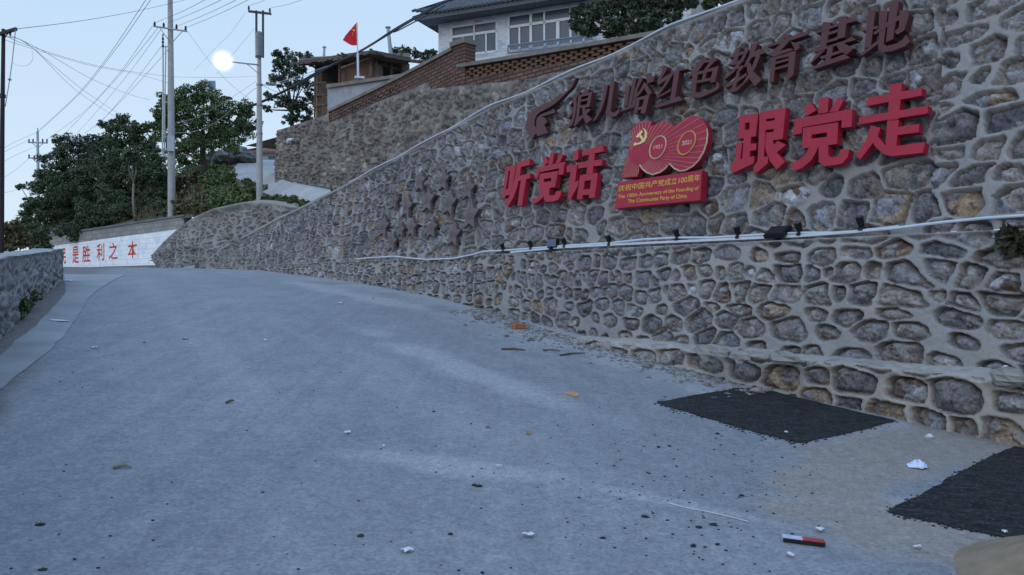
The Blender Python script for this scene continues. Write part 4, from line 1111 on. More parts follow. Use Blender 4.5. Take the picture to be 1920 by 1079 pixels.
# terrace fill behind the walls
def fill(name, label, pts, mat=M_EARTH):
    o = mk(name, pts, [list(range(len(pts)))], mat, loc=tuple(pts[0])); tag(o, label, "terrace", kind="structure")
zt0 = W2.tz(700, 196)[1] - .3; zt1 = W2.tz(1000, 150)[1] - .1
t_1 = W2.tz(700, 196)[0]; t_2 = W2.tz(1000, 150)[0]
def terr():
    V = []; F = []
    ts = np.linspace(-3.5, T2END, 14); ns = np.array([-.30, -3, -8, -22, -60])
    for t in ts:
        z = float(np.interp(t, [0, t_1, t_2, 30], [W2.tz(560, 231)[1] - .2, zt0, zt1, zt1 + .3]))
        for n in ns: V.append(W2.at(t, z + max(0, (-n - 3)) * .02, n))
    F = [[i * 5 + k, i * 5 + k + 1, (i + 1) * 5 + k + 1, (i + 1) * 5 + k] for i in range(13) for k in range(4)]
    o = mk("terrace", V, F, M_EARTH, loc=tuple(V[0]), smooth=True); tag(o, "earth terrace behind the brick parapet carrying the houses", "terrace", kind="structure")
terr()
def slope_between():
    V = []; F = []
    ss_ = np.linspace(-3, 19.5, 24)
    for s in ss_:
        z = float(ztop(s)) - .06; e = float(e_up(z)) + .10
        a = Vector((s * DX_ + e * NX, s * DY_ + e * NY, z))
        q = a - W2.o; q.z = 0; t = q.dot(W2.d)
        zf = float(np.interp(t, [p[0] for p in foot2], [p[1] for p in foot2]))
        b = W2.at(t, max(zf - .1, z - 0), -.2)
        if zf < z: b.z = z
        for k in range(5): V.append(a.lerp(b, k / 4))
    F = [[i * 5 + k, i * 5 + k + 1, (i + 1) * 5 + k + 1, (i + 1) * 5 + k] for i in range(23) for k in range(4)]
    o = mk("embankment", V, F, M_EARTH, loc=tuple(V[0]), smooth=True); tag(o, "earth bank between the lettered wall top and the rubble wall foot", "embankment", kind="structure")
slope_between()
# ================================================================== PLASTER WALL, BRICK HOUSE, FLAG
PW = VPlane((612, 31.5), (745, 27.5))
plaster_wall = thing("plaster_wall", "grey cement plastered wall with a flat cap below the flag", "wall", tuple(PW.pt(612, 215)))
M_PLASTER = simple("grey_plaster", (.30, .325, .36), .85, var=.2, scale=1.6)
MB().prism([PW.pt(u, v) for u, v in [(614, 164), (742, 145), (790, 138), (790, 230), (614, 250)]], -PW.n * .25).out("wall_body", M_PLASTER, plaster_wall)
MB().prism([PW.pt(u, v, .12) for u, v in [(611, 159), (742, 140), (792, 132), (792, 138), (742, 146), (611, 165.5)]], -PW.n * .5).out("cap_slab", M_COPING, plaster_wall)
fb = P(671.5, 147, 29.4)
fl = thing("flag", "red national flag with yellow stars flying from a white pole", "flag", tuple(fb))
M_WHITE_METAL = simple("white_pole_paint", (.62, .64, .68), .4, var=.08)
ftop = P(669.5, 42, 29.4)
MB().tube([fb - Vector((0, 0, .1)), P(670.8, 100, 29.4)], .042, 10).tube([P(670.8, 100, 29.4), ftop], .022, 8).cbox(P(674, 146, 29.3), .35, .2, .08, .3).out("pole", M_WHITE_METAL, fl)
M_FLAG = simple("flag_red", (.55, .015, .03), .7, var=.12, scale=3)
fo = [(669, 42), (667.5, 85)]
G_ = []
nu, nv = 14, 10
tl, tr, bl, br = np.array([669.2, 42]), np.array([647, 68]), np.array([670.5, 85]), np.array([642.5, 78])
V = []
for j in range(nv + 1):
    for i in range(nu + 1):
        a, b = i / nu, j / nv
        top = tl + (tr - tl) * a + np.array([1.5, -2.0]) * math.sin(a * math.pi) * 1.3
        bo = bl + (br - bl) * a + np.array([0, 3.0]) * math.sin(a * math.pi * 1.3)
        p = top * (1 - b) + bo * b
        V.append(P(p[0], p[1], 29.4 + .10 * math.sin(a * 7 + b * 3) * a))
F = [[j * (nu + 1) + i, j * (nu + 1) + i + 1, (j + 1) * (nu + 1) + i + 1, (j + 1) * (nu + 1) + i] for j in range(nv) for i in range(nu)]
mk("cloth", V, F, M_FLAG, fl, smooth=True)
smb = MB()
def fstar(u, v, r):
    c = P(u, v, 29.22); pts = []
    for i in range(10):
        rr = (r if i % 2 == 0 else r * .42) / FPX * 29.3; a = math.pi / 2 + i * math.pi / 5 + .5
        pts.append(c + Vector((math.cos(a) * rr, 0, math.sin(a) * rr)))
    smb.prism(pts, Vector((0, .01, 0)))
fstar(663.5, 57, 3.0); fstar(659.5, 55, 1.1); fstar(661, 62.5, 1.1); fstar(666, 50, 1.1); fstar(662, 66, 1.1)
smb.out("flag_stars", simple("flag_yellow", (.75, .5, .05), .6, var=.05), fl)

HL = VPlane((588, 38.6), (697, 35.0)); HR = VPlane((697, 35.0), (768, 38.4))
house = thing("brick_house", "unfinished red brick house with a rough timber and thatch roof", "house", tuple(HL.pt(590, 225)))
M_HB = brick_mat("house_brick", (.17, .085, .06), (.25, .13, .09), (.15, .12, .10))
M_WOOD = simple("grey_timber", (.12, .09, .07), .9, var=.4, scale=6)
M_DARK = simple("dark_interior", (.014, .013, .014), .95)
uv_panel(HL, [(592, 138), (604, 136), (604, 230), (592, 230)], 0, .3, "brick_column", M_HB, house)
uv_panel(HL, [(634, 124), (693, 113), (693, 190), (634, 190)], 0, .3, "brick_wall", M_HB, house)
uv_panel(HL, [(604, 156), (634, 156), (634, 225), (604, 225)], 0, .3, "brick_wall", M_HB, house)
uv_panel(HR, [(700, 113), (706, 113), (706, 190), (700, 190)], 0, .3, "brick_column", M_HB, house)
uv_panel(HR, [(752, 118), (768, 120), (768, 190), (752, 190)], 0, .3, "brick_wall", M_HB, house)
uv_panel(HR, [(706, 142), (752, 145), (752, 190), (706, 190)], .0, .3, "brick_wall", M_HB, house)
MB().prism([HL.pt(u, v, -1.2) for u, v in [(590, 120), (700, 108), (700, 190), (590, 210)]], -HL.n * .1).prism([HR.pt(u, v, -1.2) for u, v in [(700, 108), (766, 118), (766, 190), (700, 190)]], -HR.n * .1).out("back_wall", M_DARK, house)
# roof: rough slab with a fringe of boards
rf = MB()
e1, e2, e3 = P(553, 122, 38.0), P(696, 103, 33.6), P(773, 117, 37.6)
bk = P(700, 99, 43.5); bk2 = P(560, 112, 44.0)
def roof_thatch():
    mb = MB(); n = 26; rg = random.Random(2)
    for a, b in ((e1, e2), (e2, e3)):
        nn = n if (a - b).length > 5 else 14
        for i in range(nn):
            p = a.lerp(b, (i + .5) / nn); w = (b - a) / nn * 1.25
            inn = (Vector((-.7, 40, 0)) - p); inn.z = 0; inn.normalize()
            o_ = p - inn * rg.uniform(0, .22)
            mb.box(o_ - w / 2 + Vector((0, 0, rg.uniform(-.06, .03))), w, inn * 2.4 + Vector((0, 0, .16)), Vector((0, 0, .09)))
    return mb
roof_thatch().out("roof_boards", M_WOOD, house)
MB().prism([e1 + Vector((.1, .3, .17)), e2 + Vector((0, .3, .17)), e3 + Vector((-.1, .3, .17)), P(768, 104, 44.5), bk2], Vector((0, 0, .13))).out("roof_deck", simple("roof_thatch", (.11, .095, .08), .95, var=.45, scale=3, bmp=.6, bscale=20), house)
for (u0, v0, Y0, u1, v1, Y1, r_) in [(640, 100, 33.5, 662, 110, 34.5, .045), (632, 102, 33.8, 650, 108, 34, .04), (702, 97, 33.2, 762, 121, 36.5, .05), (690, 113, 34.2, 720, 100, 35, .045), (575, 118, 37, 592, 128, 37.5, .05), (705, 118, 35, 752, 132, 37, .045), (640, 128, 35, 695, 108, 34, .05)]:
    MB().tube([P(u0, v0, Y0), P(u1, v1, Y1)], r_, 6).out("loose_pole", M_WOOD, house)
for u, v0, v1, pl in [(597, 140, 222, HL), (637, 112, 160, HL), (695, 92, 148, HL), (704, 96, 147, HR), (733, 102, 145, HR), (752, 100, 140, HR)]:
    MB().tube([pl.pt(u, v1, .35), pl.pt(u + .5, v0, .35)], .075, 7).out("prop_post", M_WOOD, house)
MB().prism([HR.pt(u, v, .1) for u, v in [(707, 118), (718, 120), (718, 146), (707, 146)]], -HR.n * .05).out("door_panel", simple("weathered_board", (.20, .17, .14), .9, var=.3), house)
sc_ = MB()
for v in (155, 178, 197): sc_.tube([HL.pt(588, v + 2, .5), HL.pt(612, v, .5)], .05, 6)
sc_.tube([HL.pt(590, 222, .5), HL.pt(590.5, 140, .5)], .05, 6).tube([HL.pt(601, 222, .45), HL.pt(601, 140, .45)], .05, 6)
sc_.out("scaffold", M_WOOD, house)
def mast(name, lab, u0, v0, u1, v1, Y, r, mat, cat="pole"):
    mb = MB().tube([P(u0, v0, Y), P(u0 + (u1 - u0) * .5, v0 + (v1 - v0) * .5, Y), P(u1, v1, Y)], [r * 1.15, r, r * .85], 8)
    mb.tube([P(u1, v1, Y), P(u1, v1, Y) + Vector((0, 0, .06))], [r * 1.5, r * 1.5], 8)
    return tag(mb.out(name, mat, loc=tuple(P(u0, v0, Y))), lab, cat)
mast("mast_pole", "leaning thin grey mast rising behind the brick house roof at right", 733, 104, 727.5, 53, 41, .10, simple("galvanised", (.32, .34, .36), .5, .3, var=.15))
mast("stub_pole", "short pale stub pole above the left of the timber roof", 607, 112, 608, 90, 41, .07, simple("galvanised_pale", (.40, .42, .44), .5, .2, var=.15))

# ================================================================== VILLA
VL = VPlane((822, 42.0), (1345, 36.0))
villa = thing("villa", "white tiled villa with grey curved roof tiles and wide sliding windows", "house", tuple(VL.pt(822, 110)))
def tile_mat():
    m, nt, b = mat_new("white_wall_tile"); co = N(nt, "ShaderNodeTexCoord").outputs["UV"]
    br = N(nt, "ShaderNodeTexBrick"); nt.links.new(co, br.inputs["Vector"])
    br.inputs["Scale"].default_value = 1; br.inputs["Brick Width"].default_value = .40; br.inputs["Row Height"].default_value = .155; br.inputs["Mortar Size"].default_value = .011; br.inputs["Bias"].default_value = -.35
    br.inputs["Color1"].default_value = (.56, .60, .67, 1); br.inputs["Color2"].default_value = (.25, .275, .33, 1); br.inputs["Mortar"].default_value = (.40, .43, .47, 1)
    nt.links.new(br.outputs["Color"], b.inputs["Base Color"]); b.inputs["Roughness"].default_value = .5
    return m
M_TILE = tile_mat()
M_FRAME = simple("white_frame", (.62, .66, .72), .4, var=.05)
M_GLASS, nt_, b_g = mat_new("window_glass")
b_g.inputs["Base Color"].default_value = (.050, .075, .115, 1); b_g.inputs["Roughness"].default_value = .22; b_g.inputs["Specular IOR Level"].default_value = .35
def wall_bits(polys):
    for k, po in enumerate(polys): uv_panel(VL, po, 0, .25, "wall", M_TILE, villa)
wall_bits([[(822, 46), (845, 42.5), (845, 116), (822, 119)], [(845, 42.5), (932, 28.5), (932, 38.5), (845, 52)], [(932, 28.5), (952, 25.3), (952, 110), (932, 113)], [(952, 25.3), (1116, -1), (1116, 4), (952, 30)], [(845, 105), (932, 94.5), (932, 113), (845, 116)], [(1116, -1), (1296, -30), (1296, 70), (1116, 92)], [(952, 96), (1116, 78), (1116, 92), (952, 110)]])
uv_panel(VL, [(1296, -30), (1345, -38), (1345, 60), (1296, 70)], .02, .25, "grey_wall", M_PLASTER, villa)
def window(corners, vs, hs, name="window", rail=None, deep=.08):
    """corners tl tr br bl in pixels; vs/hs: mullion fractions"""
    tl, tr, br, bl = [np.array(c, dtype=float) for c in corners]
    def q(a, b): 
        p = (tl * (1 - a) + tr * a) * (1 - b) + (bl * (1 - a) + br * a) * b
        return p
    wb = MB()
    def bar(a0, b0, a1, b1, w):
        p0, p1 = VL.pt(*q(a0, b0), .02), VL.pt(*q(a1, b1), .02)
        dv = (p1 - p0).normalized(); side = dv.cross(VL.n) * w * .5
        wb.prism([p0 - side, p1 - side, p1 + side, p0 + side], -VL.n * deep)
    for b in hs: bar(0, b[0], 1, b[0], b[1])
    for a in vs: bar(a[0], a[2], a[0], a[3], a[1])
    fr = wb.out(name, M_FRAME, villa)
    MB().prism([VL.pt(*q(0, 0), -.035), VL.pt(*q(1, 0), -.035), VL.pt(*q(1, 1), -.035), VL.pt(*q(0, 1), -.035)], -VL.n * .02).out("pane", M_GLASS, fr)
window([(845.5, 51), (932, 38), (932, 97), (845.5, 107)], [(.01, .12, 0, 1), (.5, .08, 0, 1), (.99, .12, 0, 1), (.25, .07, .36, 1), (.76, .09, .36, 1)], [(.015, .10), (.34, .14), (.985, .12)])
window([(952.5, 30), (1116, 4), (1116, 78), (952.5, 98)], [(.005, .12, 0, 1), (.26, .14, 0, 1), (.415, .10, 0, 1), (.715, .12, 0, 1), (.87, .10, 0, 1), (.995, .12, 0, 1), (.13, .10, .33, 1), (.57, .18, .33, 1)], [(.015, .10), (.32, .14), (.985, .12)])
M_RAIL = simple("grey_railing", (.24, .28, .34), .4, .3, var=.1)
rl = MB()
def rp_(u, v): return VL.pt(u, v, .45)
ra, rb = (952, 86.5), (1116, 65.5); ca_, cb_ = (952, 100), (1116, 80)
rl.tube([rp_(*ra), rp_(*rb)], .055, 6).tube([rp_(ra[0], ra[1] + 3.4), rp_(rb[0], rb[1] + 3.2)], .03, 6).tube([rp_(*ca_), rp_(*cb_)], .04, 6)
for k in range(35):
    a = k / 34; u = 952 + a * 164
    rl.tube([rp_(u, (86.5 + (65.5 - 86.5) * a) + 3), rp_(u, 100 + (80 - 100) * a)], .022 if k % 5 else .045, 5)
rl.out("balcony_railing", M_RAIL, villa)
# roof with half-round tile ribs
ez = P(798, 35, 41.4).z
ce = VL.o.copy(); ce.z = 0
def villa_roof():
    over = 1.15; Lr = VL.len + 2.2
    base = VL.o + VL.d * -.95 + VL.n * over
    up = (-VL.n * 4.6 + Vector((0, 0, 3.0)))
    pitch = .26; n = int(Lr / pitch); rs = 26; k = 6
    V = []; F = []
    sx = np.linspace(0, Lr, n * k + 1); sy = np.linspace(0, 1, rs + 1)
    for j, b in enumerate(sy):
        for i, a in enumerate(sx):
            ph = (a / pitch) % 1.0
            hgt = .075 * max(0, math.sin(ph * 2 * math.pi)) + .02 * ((b * rs) % 1.0)
            aa = max(a, b * 4.1)                # the hip at the left end
            p = base + VL.d * aa + up * b
            V.append(Vector((p.x, p.y, ez + up.z * b + hgt + .10 + .25 * (1 - min(1, a / 2.0)) ** 2 * (1 - b))))
    m_ = len(sx)
    F = [[j * m_ + i, j * m_ + i + 1, (j + 1) * m_ + i + 1, (j + 1) * m_ + i] for j in range(rs) for i in range(m_ - 1)]
    M_RT = simple("grey_roof_tile", (.085, .09, .10), .75, var=.35, scale=5, bmp=.3)
    mk("roof", V, F, M_RT, villa, smooth=True)
    # left hip face
    hp = [base + Vector((0, 0, ez + .08)), base + VL.d * 4.1 + up + Vector((0, 0, ez + .1)), VL.o + VL.d * -.95 - VL.n * 8 + Vector((0, 0, ez + .08))]
    for q_ in hp: q_.z = max(q_.z, ez)
    MB().prism(hp, Vector((0, 0, -.08))).out("hip_face", M_RT, villa)
    cp_ = MB()
    for i in range(n + 1):
        p = base + VL.d * (i * pitch + pitch * .25); p.z = ez + .10 + .25 * (1 - min(1, i * pitch / 2.0)) ** 2
        cp_.tube([p + VL.n * .05, p - VL.n * .25 + Vector((0, 0, .15))], .075, 7)
    cp_.out("eave_tiles", M_RT, villa)
    M_SOF = simple("grey_soffit", (.20, .215, .24), .8, var=.15)
    s0 = VL.o + VL.d * -.85 + VL.n * (over - .1); s1 = s0 + VL.d * (Lr - .3)
    MB().prism([Vector((s0.x, s0.y, ez - .02)), Vector((s1.x, s1.y, ez - .02)), Vector(((s1 - VL.n * 1.4).x, (s1 - VL.n * 1.4).y, ez - .02)), Vector(((s0 - VL.n * 1.4).x, (s0 - VL.n * 1.4).y, ez - .02))], Vector((0, 0, .10))).out("soffit", M_SOF, villa)
    MB().prism([Vector((s0.x, s0.y, ez - .16)) + VL.n * .02, Vector((s1.x, s1.y, ez - .16)) + VL.n * .02, Vector((s1.x, s1.y, ez + .12)) + VL.n * .02, Vector((s0.x, s0.y, ez + .12)) + VL.n * .02], -VL.n * .1).out("fascia", simple("dark_fascia", (.09, .10, .115), .7, var=.2), villa)
villa_roof()

# ================================================================== FAR HOUSE AND RUBBLE PILE
FH = VPlane((440, 60.0), (525, 56.0))
fh = thing("roadside_house", "low white house with a rusty red roof at the top of the lane", "house", tuple(FH.pt(440, 304)))
MB().prism([FH.pt(u, v) for u, v in [(444, 285), (545, 285), (545, 306), (444, 306)]], -FH.n * 5).out("wall", simple("pale_render", (.42, .45, .50), .9, var=.15), fh)
a_, b_2 = FH.pt(436, 288, .5), FH.pt(550, 286, .5)
MB().prism([a_, b_2, b_2 - FH.n * 3.4 + Vector((0, 0, .95)), a_ - FH.n * 3.4 + Vector((0, 0, .95))], Vector((0, 0, .14))).out("roof", simple("rust_roof", (.20, .085, .055), .85, var=.35, scale=3), fh)
MB().prism([FH.pt(u, v, .02) for u, v in [(503, 293), (520, 293.5), (520, 301.5), (503, 301)]], -FH.n * .1).out("window", M_GLASS, fh)
MB().box(FH.pt(444, 288, .06), FH.d * 4.2, Vector((0, 0, .12)), -FH.n * .05).out("eave_band", M_DARK, fh)
rp = MB(); rg = random.Random(9)
for k in range(60):
    u = rg.uniform(396, 480); v = 302 - (1 - abs((u - 445) / 50)) * rg.uniform(0, 17); s = rg.uniform(.25, .75)
    rp.blob(P(u, v, 50 + rg.uniform(-1, 3)), s, s * .9, s * .6, k, 7, 4, .25)
tag(rp.out("rubble_pile", simple("rubble_grey", (.20, .19, .18), .95, var=.35, scale=1.5, bmp=.5, bscale=8)), "grey heap of rubble stones left of the lane's top", "rubble heap")

# ================================================================== TREES AND SHRUBS
_HV = HILL[0].reshape(-1, 3); _HU = 960 + FPX * _HV[:, 0] / _HV[:, 1]; _HW = HV - FPX * (_HV[:, 2] - EYE) / _HV[:, 1]
def hillY(u, v):
    """depth of the slope's nearest surface under a photo pixel"""
    d = (_HU - u) ** 2 + (_HW - v) ** 2
    k = np.argsort(d)[:6]; return float(_HV[k, 1].min())
def tree(name, label, cat, base, clumps, Y, leaf, per, mat, seed, bark=M_BARK, group=None, trunk_r=.12, depth=.8, twigs=15, lean=0):
    rg = random.Random(seed)
    slope = name == "slope_shrub"
    if slope: Y = hillY(base[0], base[1])
    b = P(base[0], base[1], Y)
    t = thing(name, label, cat, tuple(b), group)
    tb = MB(); lb = MB(); at = []
    k = Y / FPX
    cs = [(P(u, v, Y + rg.uniform(-.5, .5) * r * k), r * k) for u, v, r in clumps]
    if slope:
        cs = []
        for u, v, r in clumps:
            Yc = hillY(u, v + r * .7); cs.append((P(u, v, Yc - .2), r * Yc / FPX))
    cx = sum((c for c, _ in cs), Vector()) / len(cs)
    fork = b.lerp(cx, .55)
    if trunk_r: tb.tube([b - Vector((0, 0, .3)), b.lerp(fork, .5) + Vector((rg.uniform(-.1, .1), 0, 0)), fork], [trunk_r * 1.2, trunk_r, trunk_r * .7], 7)
    for c, r in cs:
        if trunk_r:
            mid = fork.lerp(c, .55) + Vector((rg.uniform(-.2, .2), rg.uniform(-.2, .2), -.15 * r))
            tb.tube([fork, mid, c], [trunk_r * .5, trunk_r * .33, trunk_r * .12], 5)
        n = int(per * (r ** 1.6) / (leaf ** 2) * .95)
        for q in range(twigs):
            while True:
                d = Vector((rg.uniform(-1, 1), rg.uniform(-1, 1), rg.uniform(-1, 1)))
                if .1 < d.length <= 1: break
            d *= 1.08
            cc = c + Vector((d.x * r, d.y * r * depth, d.z * r * .85)); rr = r * rg.uniform(.18, .42)
            if trunk_r: tb.tube([c, c.lerp(cc, .6) + Vector((0, 0, .05)), cc], [trunk_r * .12, trunk_r * .09, .01], 4)
            leaves(lb, cc, rr * 1.15, rr, rr * .75, max(6, n // twigs), leaf, rg, at, flat=.8)
        leaves(lb, c, r * .75, r * .6, r * .65, n // 3, leaf, rg, at)
    tb.out("trunk" if trunk_r else "stem", bark, t, smooth=True)
    lb.out("crown", mat, t, attrs={"rnd": at}, fix=False)
    return t
GT = "trees on the slope behind the slogan wall"
tree("leafy_tree", "big broad leafy tree between the two concrete poles", "tree", (386, 318), [(345,185,32),(318,195,26),(385,175,28),(420,205,32),(400,235,38),(350,225,40),(312,245,34),(455,240,30),(430,265,30),(370,270,32),(460,205,18),(335,285,28),(300,215,18)], 46, .16, 46, M_LEAF_MID, 1, group=GT, trunk_r=.18)
tree("leafy_tree", "small dark tree with a ragged top left of the tall concrete pole", "tree", (240, 330), [(230,228,20),(212,238,16),(252,243,18),(270,240,14),(195,234,10),(238,258,24),(262,268,22),(208,268,18),(282,275,18)], 56, .18, 42, M_LEAF_DARK, 2, group=GT, trunk_r=.13)
tree("bushy_tree", "dense dark rounded tree at the left of the hedge-like mass", "tree", (135, 430), [(120,275,22),(150,268,24),(180,270,24),(105,300,26),(145,305,34),(190,300,30),(85,330,22),(125,345,36),(170,345,36),(100,375,30),(140,385,34),(205,265,18),(75,345,20),(215,330,26),(120,400,28),(165,320,30)], 60, .19, 46, M_LEAF_BLUE, 3, group=GT, trunk_r=.16)
tree("bushy_tree", "dense dark green tree in the middle of the mass above the white wall", "tree", (222, 418), [(225,295,26),(255,300,26),(285,300,24),(215,325,32),(255,335,32),(290,335,26),(200,355,30),(240,370,32),(280,370,28),(300,315,22),(305,345,26),(265,395,24),(195,310,24)], 53, .18, 46, M_LEAF_DARK, 4, group=GT, trunk_r=.15)
tree("bushy_tree", "low dark leaning tree at the left end above the white wall", "tree", (92, 446), [(95,325,16),(70,352,18),(60,385,20),(85,385,26),(110,405,26),(50,405,16),(75,420,24),(120,425,22),(38,350,8),(45,425,14)], 58, .18, 46, M_LEAF_DARK, 5, group=GT, trunk_r=.12)
tree("bushy_tree", "low dark bush hanging over the top of the white slogan wall", "bush", (182, 440), [(165,395,26),(195,400,28),(180,420,22),(150,425,20),(225,398,28),(140,445,12),(250,395,24),(275,385,24),(300,370,22),(120,430,18),(210,370,26)], 49, .16, 46, M_LEAF_DARK, 6, group=GT, trunk_r=.08)
tree("sapling", "thin bare-trunked sapling leaning above the white slogan wall", "tree", (254, 405), [(247,285,16),(240,300,14),(256,300,12)], 46, .24, 30, M_LEAF_DARK, 7, bark=M_BARK_PALE, trunk_r=.075)
tree("airy_tree", "airy drooping tree behind the brick house's left corner", "tree", (552, 262), [(520,100,12),(545,105,18),(575,112,14),(525,125,18),(555,130,20),(512,150,12),(540,155,22),(570,160,20),(505,180,10),(530,190,18),(560,195,22),(590,190,18),(545,222,16),(575,225,18),(500,205,9)], 42, .16, 34, M_LEAF_BLUE, 8, trunk_r=.11, twigs=11)
tree("distant_tree", "small distant tree right behind the leaning grey mast", "tree", (755, 135), [(742,95,11),(762,98,12),(778,102,10),(752,110,14),(735,106,9)], 50, .26, 34, M_LEAF_BLUE, 9, trunk_r=.08)
tree("distant_tree", "tiny distant tree peeping out left of the white villa", "tree", (806, 130), [(800,100,8),(812,97,8),(808,110,10),(790,108,8)], 52, .24, 34, M_LEAF_BLUE, 10, trunk_r=.06)
tree("garden_tree", "dark leafy tree covering the right windows of the villa", "tree", (1190, 110), [(1085,45,18),(1110,20,24),(1105,55,20),(1140,15,28),(1150,48,26),(1185,10,30),(1190,48,28),(1225,15,30),(1225,45,24),(1265,10,26),(1285,-5,22),(1262,36,16),(1080,25,12),(1160,-20,30),(1220,-20,30),(1300,8,10)], 27.5, .19, 48, M_LEAF_BLUE, 11, trunk_r=.14)
tree("hedge_bush", "dark bush just behind the lettered wall's top edge in the upper right", "bush", (1360, 25), [(1330,5,14),(1350,-5,18),(1375,-12,16),(1400,-25,20)], 14.5, .12, 44, M_LEAF_DARK, 12, trunk_r=.04)
GS = "shrubs on the slope by the lane"
tree("slope_shrub", "brownish green shrub right of the tall concrete pole's foot", "shrub", (365, 395), [(345,345,18),(365,335,20),(352,368,20),(378,360,20),(340,388,16),(368,385,18),(385,345,18),(395,372,16),(330,360,14)], 42, .22, 40, M_LEAF_DRY, 21, group=GS, trunk_r=.04)
tree("slope_shrub", "green bushy shrub left of the lane's bend", "shrub", (415, 378), [(400,325,16),(420,318,16),(408,345,20),(430,340,18),(395,362,16),(420,365,16),(385,335,14),(432,362,14),(425,330,14),(405,380,14)], 39, .22, 42, M_LEAF_MID, 22, group=GS, trunk_r=.04)
tree("slope_shrub", "light green low shrub left of the lamp pole's foot", "shrub", (452, 386), [(430,368,14),(450,360,16),(470,362,14),(460,374,14),(440,377,10)], 28.6, .14, 44, M_LEAF_LIGHT, 23, group=GS, trunk_r=.03)
tree("slope_shrub", "tall light shrub touching the lamp pole", "shrub", (475, 380), [(462,340,8),(472,348,9),(478,360,10),(496,352,6)], 28.4, .12, 40, M_LEAF_LIGHT, 24, group=GS, trunk_r=.025)
tree("slope_shrub", "low green shrub right of the lamp pole's foot", "shrub", (512, 386), [(500,374,10),(515,372,11),(528,376,9)], 26.2, .13, 44, M_LEAF_LIGHT, 25, group=GS, trunk_r=.02)
tree("slope_shrub", "rightmost low green shrub on the stone bank's crest", "shrub", (552, 391), [(538,376,9),(552,377,11),(566,381,9),(575,383,6)], 24.0, .12, 44, M_LEAF_LIGHT, 26, group=GS, trunk_r=.02)
GL = "scrub beyond the left parapet"
tree("scrub", "brownish scrub beyond the parapet beside the dark pole", "scrub", (22, 480), [(12,430,18),(32,428,16),(20,455,20),(45,450,18),(2,460,16)], 24, .15, 42, M_LEAF_DRY, 31, group=GL, trunk_r=.03)
tree("scrub", "dark green scrub where the parapet meets the white wall", "scrub", (72, 475), [(60,430,16),(78,440,16),(65,455,18),(85,462,12),(50,420,10)], 27, .17, 42, M_LEAF_DARK, 32, group=GL, trunk_r=.03)
tree("scrub", "dry stalky scrub at the very left edge of the picture", "scrub", (-25, 490), [(-10,440,16),(-30,430,20),(-20,462,20),(-50,455,22)], 22, .15, 40, M_LEAF_DRY, 33, group=GL, trunk_r=.03)
tree("slope_shrub", "dull green shrub filling the slope left of the tall concrete pole's foot", "shrub", (290, 412), [(285,392,18),(305,385,18),(300,365,18),(275,380,16),(312,400,12),(262,400,14)], 45, .20, 42, M_LEAF_DARK, 27, group=GS, trunk_r=.04)
tree("slope_shrub", "dull green shrub high on the slope under the big tree", "shrub", (380, 335), [(350,310,16),(375,315,18),(400,305,14),(365,325,16),(335,320,16),(390,322,14)], 47, .22, 42, M_LEAF_MID, 28, group=GS, trunk_r=.04)
tree("bushy_tree", "dark grey-green tree filling the gap between the bare sapling and the tall pole", "tree", (285, 405), [(275,330,24),(295,345,24),(285,370,26),(270,355,20),(305,330,18),(300,390,18),(262,310,18),(310,365,16),(250,335,18)], 50, .17, 46, M_LEAF_DARK, 41, group=GT, trunk_r=.10)
tree("bushy_tree", "dark grey-green tree low between the two dense trees on the left", "tree", (165, 425), [(150,330,26),(175,320,26),(165,355,30),(140,360,24),(190,370,28),(120,370,26),(205,340,22),(160,390,26),(105,345,20),(225,275,14)], 57, .18, 46, M_LEAF_DARK, 42, group=GT, trunk_r=.12)
tree("slope_shrub", "wide low green shrub on the bare slope just left of the lane's lower bend", "shrub", (425, 385), [(385,375,14),(400,368,16),(415,374,16),(432,375,14),(442,382,10),(372,385,12),(405,384,12),(420,360,12)], 34, .16, 44, M_LEAF_MID, 51, group=GS, trunk_r=.03)
tree("slope_shrub", "yellowish scrubby shrub directly right of the tall concrete pole's foot", "shrub", (350, 405), [(338,395,12),(350,388,14),(362,394,12),(345,376,12),(375,398,10),(385,392,10)], 40, .16, 44, M_LEAF_DRY, 52, group=GS, trunk_r=.03)
# dry stalks on the slope
gs = MB(); rg = random.Random(4); at = []
for k in range(380):
    i = rg.random(); u = rg.uniform(250, 440); 
    v = np.interp(u, [250, 330, 392, 440], [419, 405, 396, 388]) - rg.uniform(0, 30) * (1 if u > 330 else .5)
    Yd = np.interp(u, [250, 330, 392, 440], [45.5, 41.5, 33.5, 30.6]) + rg.uniform(0, 3)
    p = P(u, v, Yd); h = rg.uniform(.25, .7); 
    q = p + Vector((rg.uniform(-.3, .3) * h, rg.uniform(-.2, .2) * h, h)); w = Vector((.02, 0, 0))
    n = len(gs.v); gs.v += [p - w, p + w, q]; gs.f.append([n, n + 1, n + 2]); at += [rg.random()] * 3
o = gs.out("dry_grass", leaf_mat("straw", (.075, .06, .035), (.16, .13, .075)), attrs={"rnd": at}, fix=False)
tag(o, "dry straw-coloured grass on the slope above the white wall", "grass", kind="stuff")
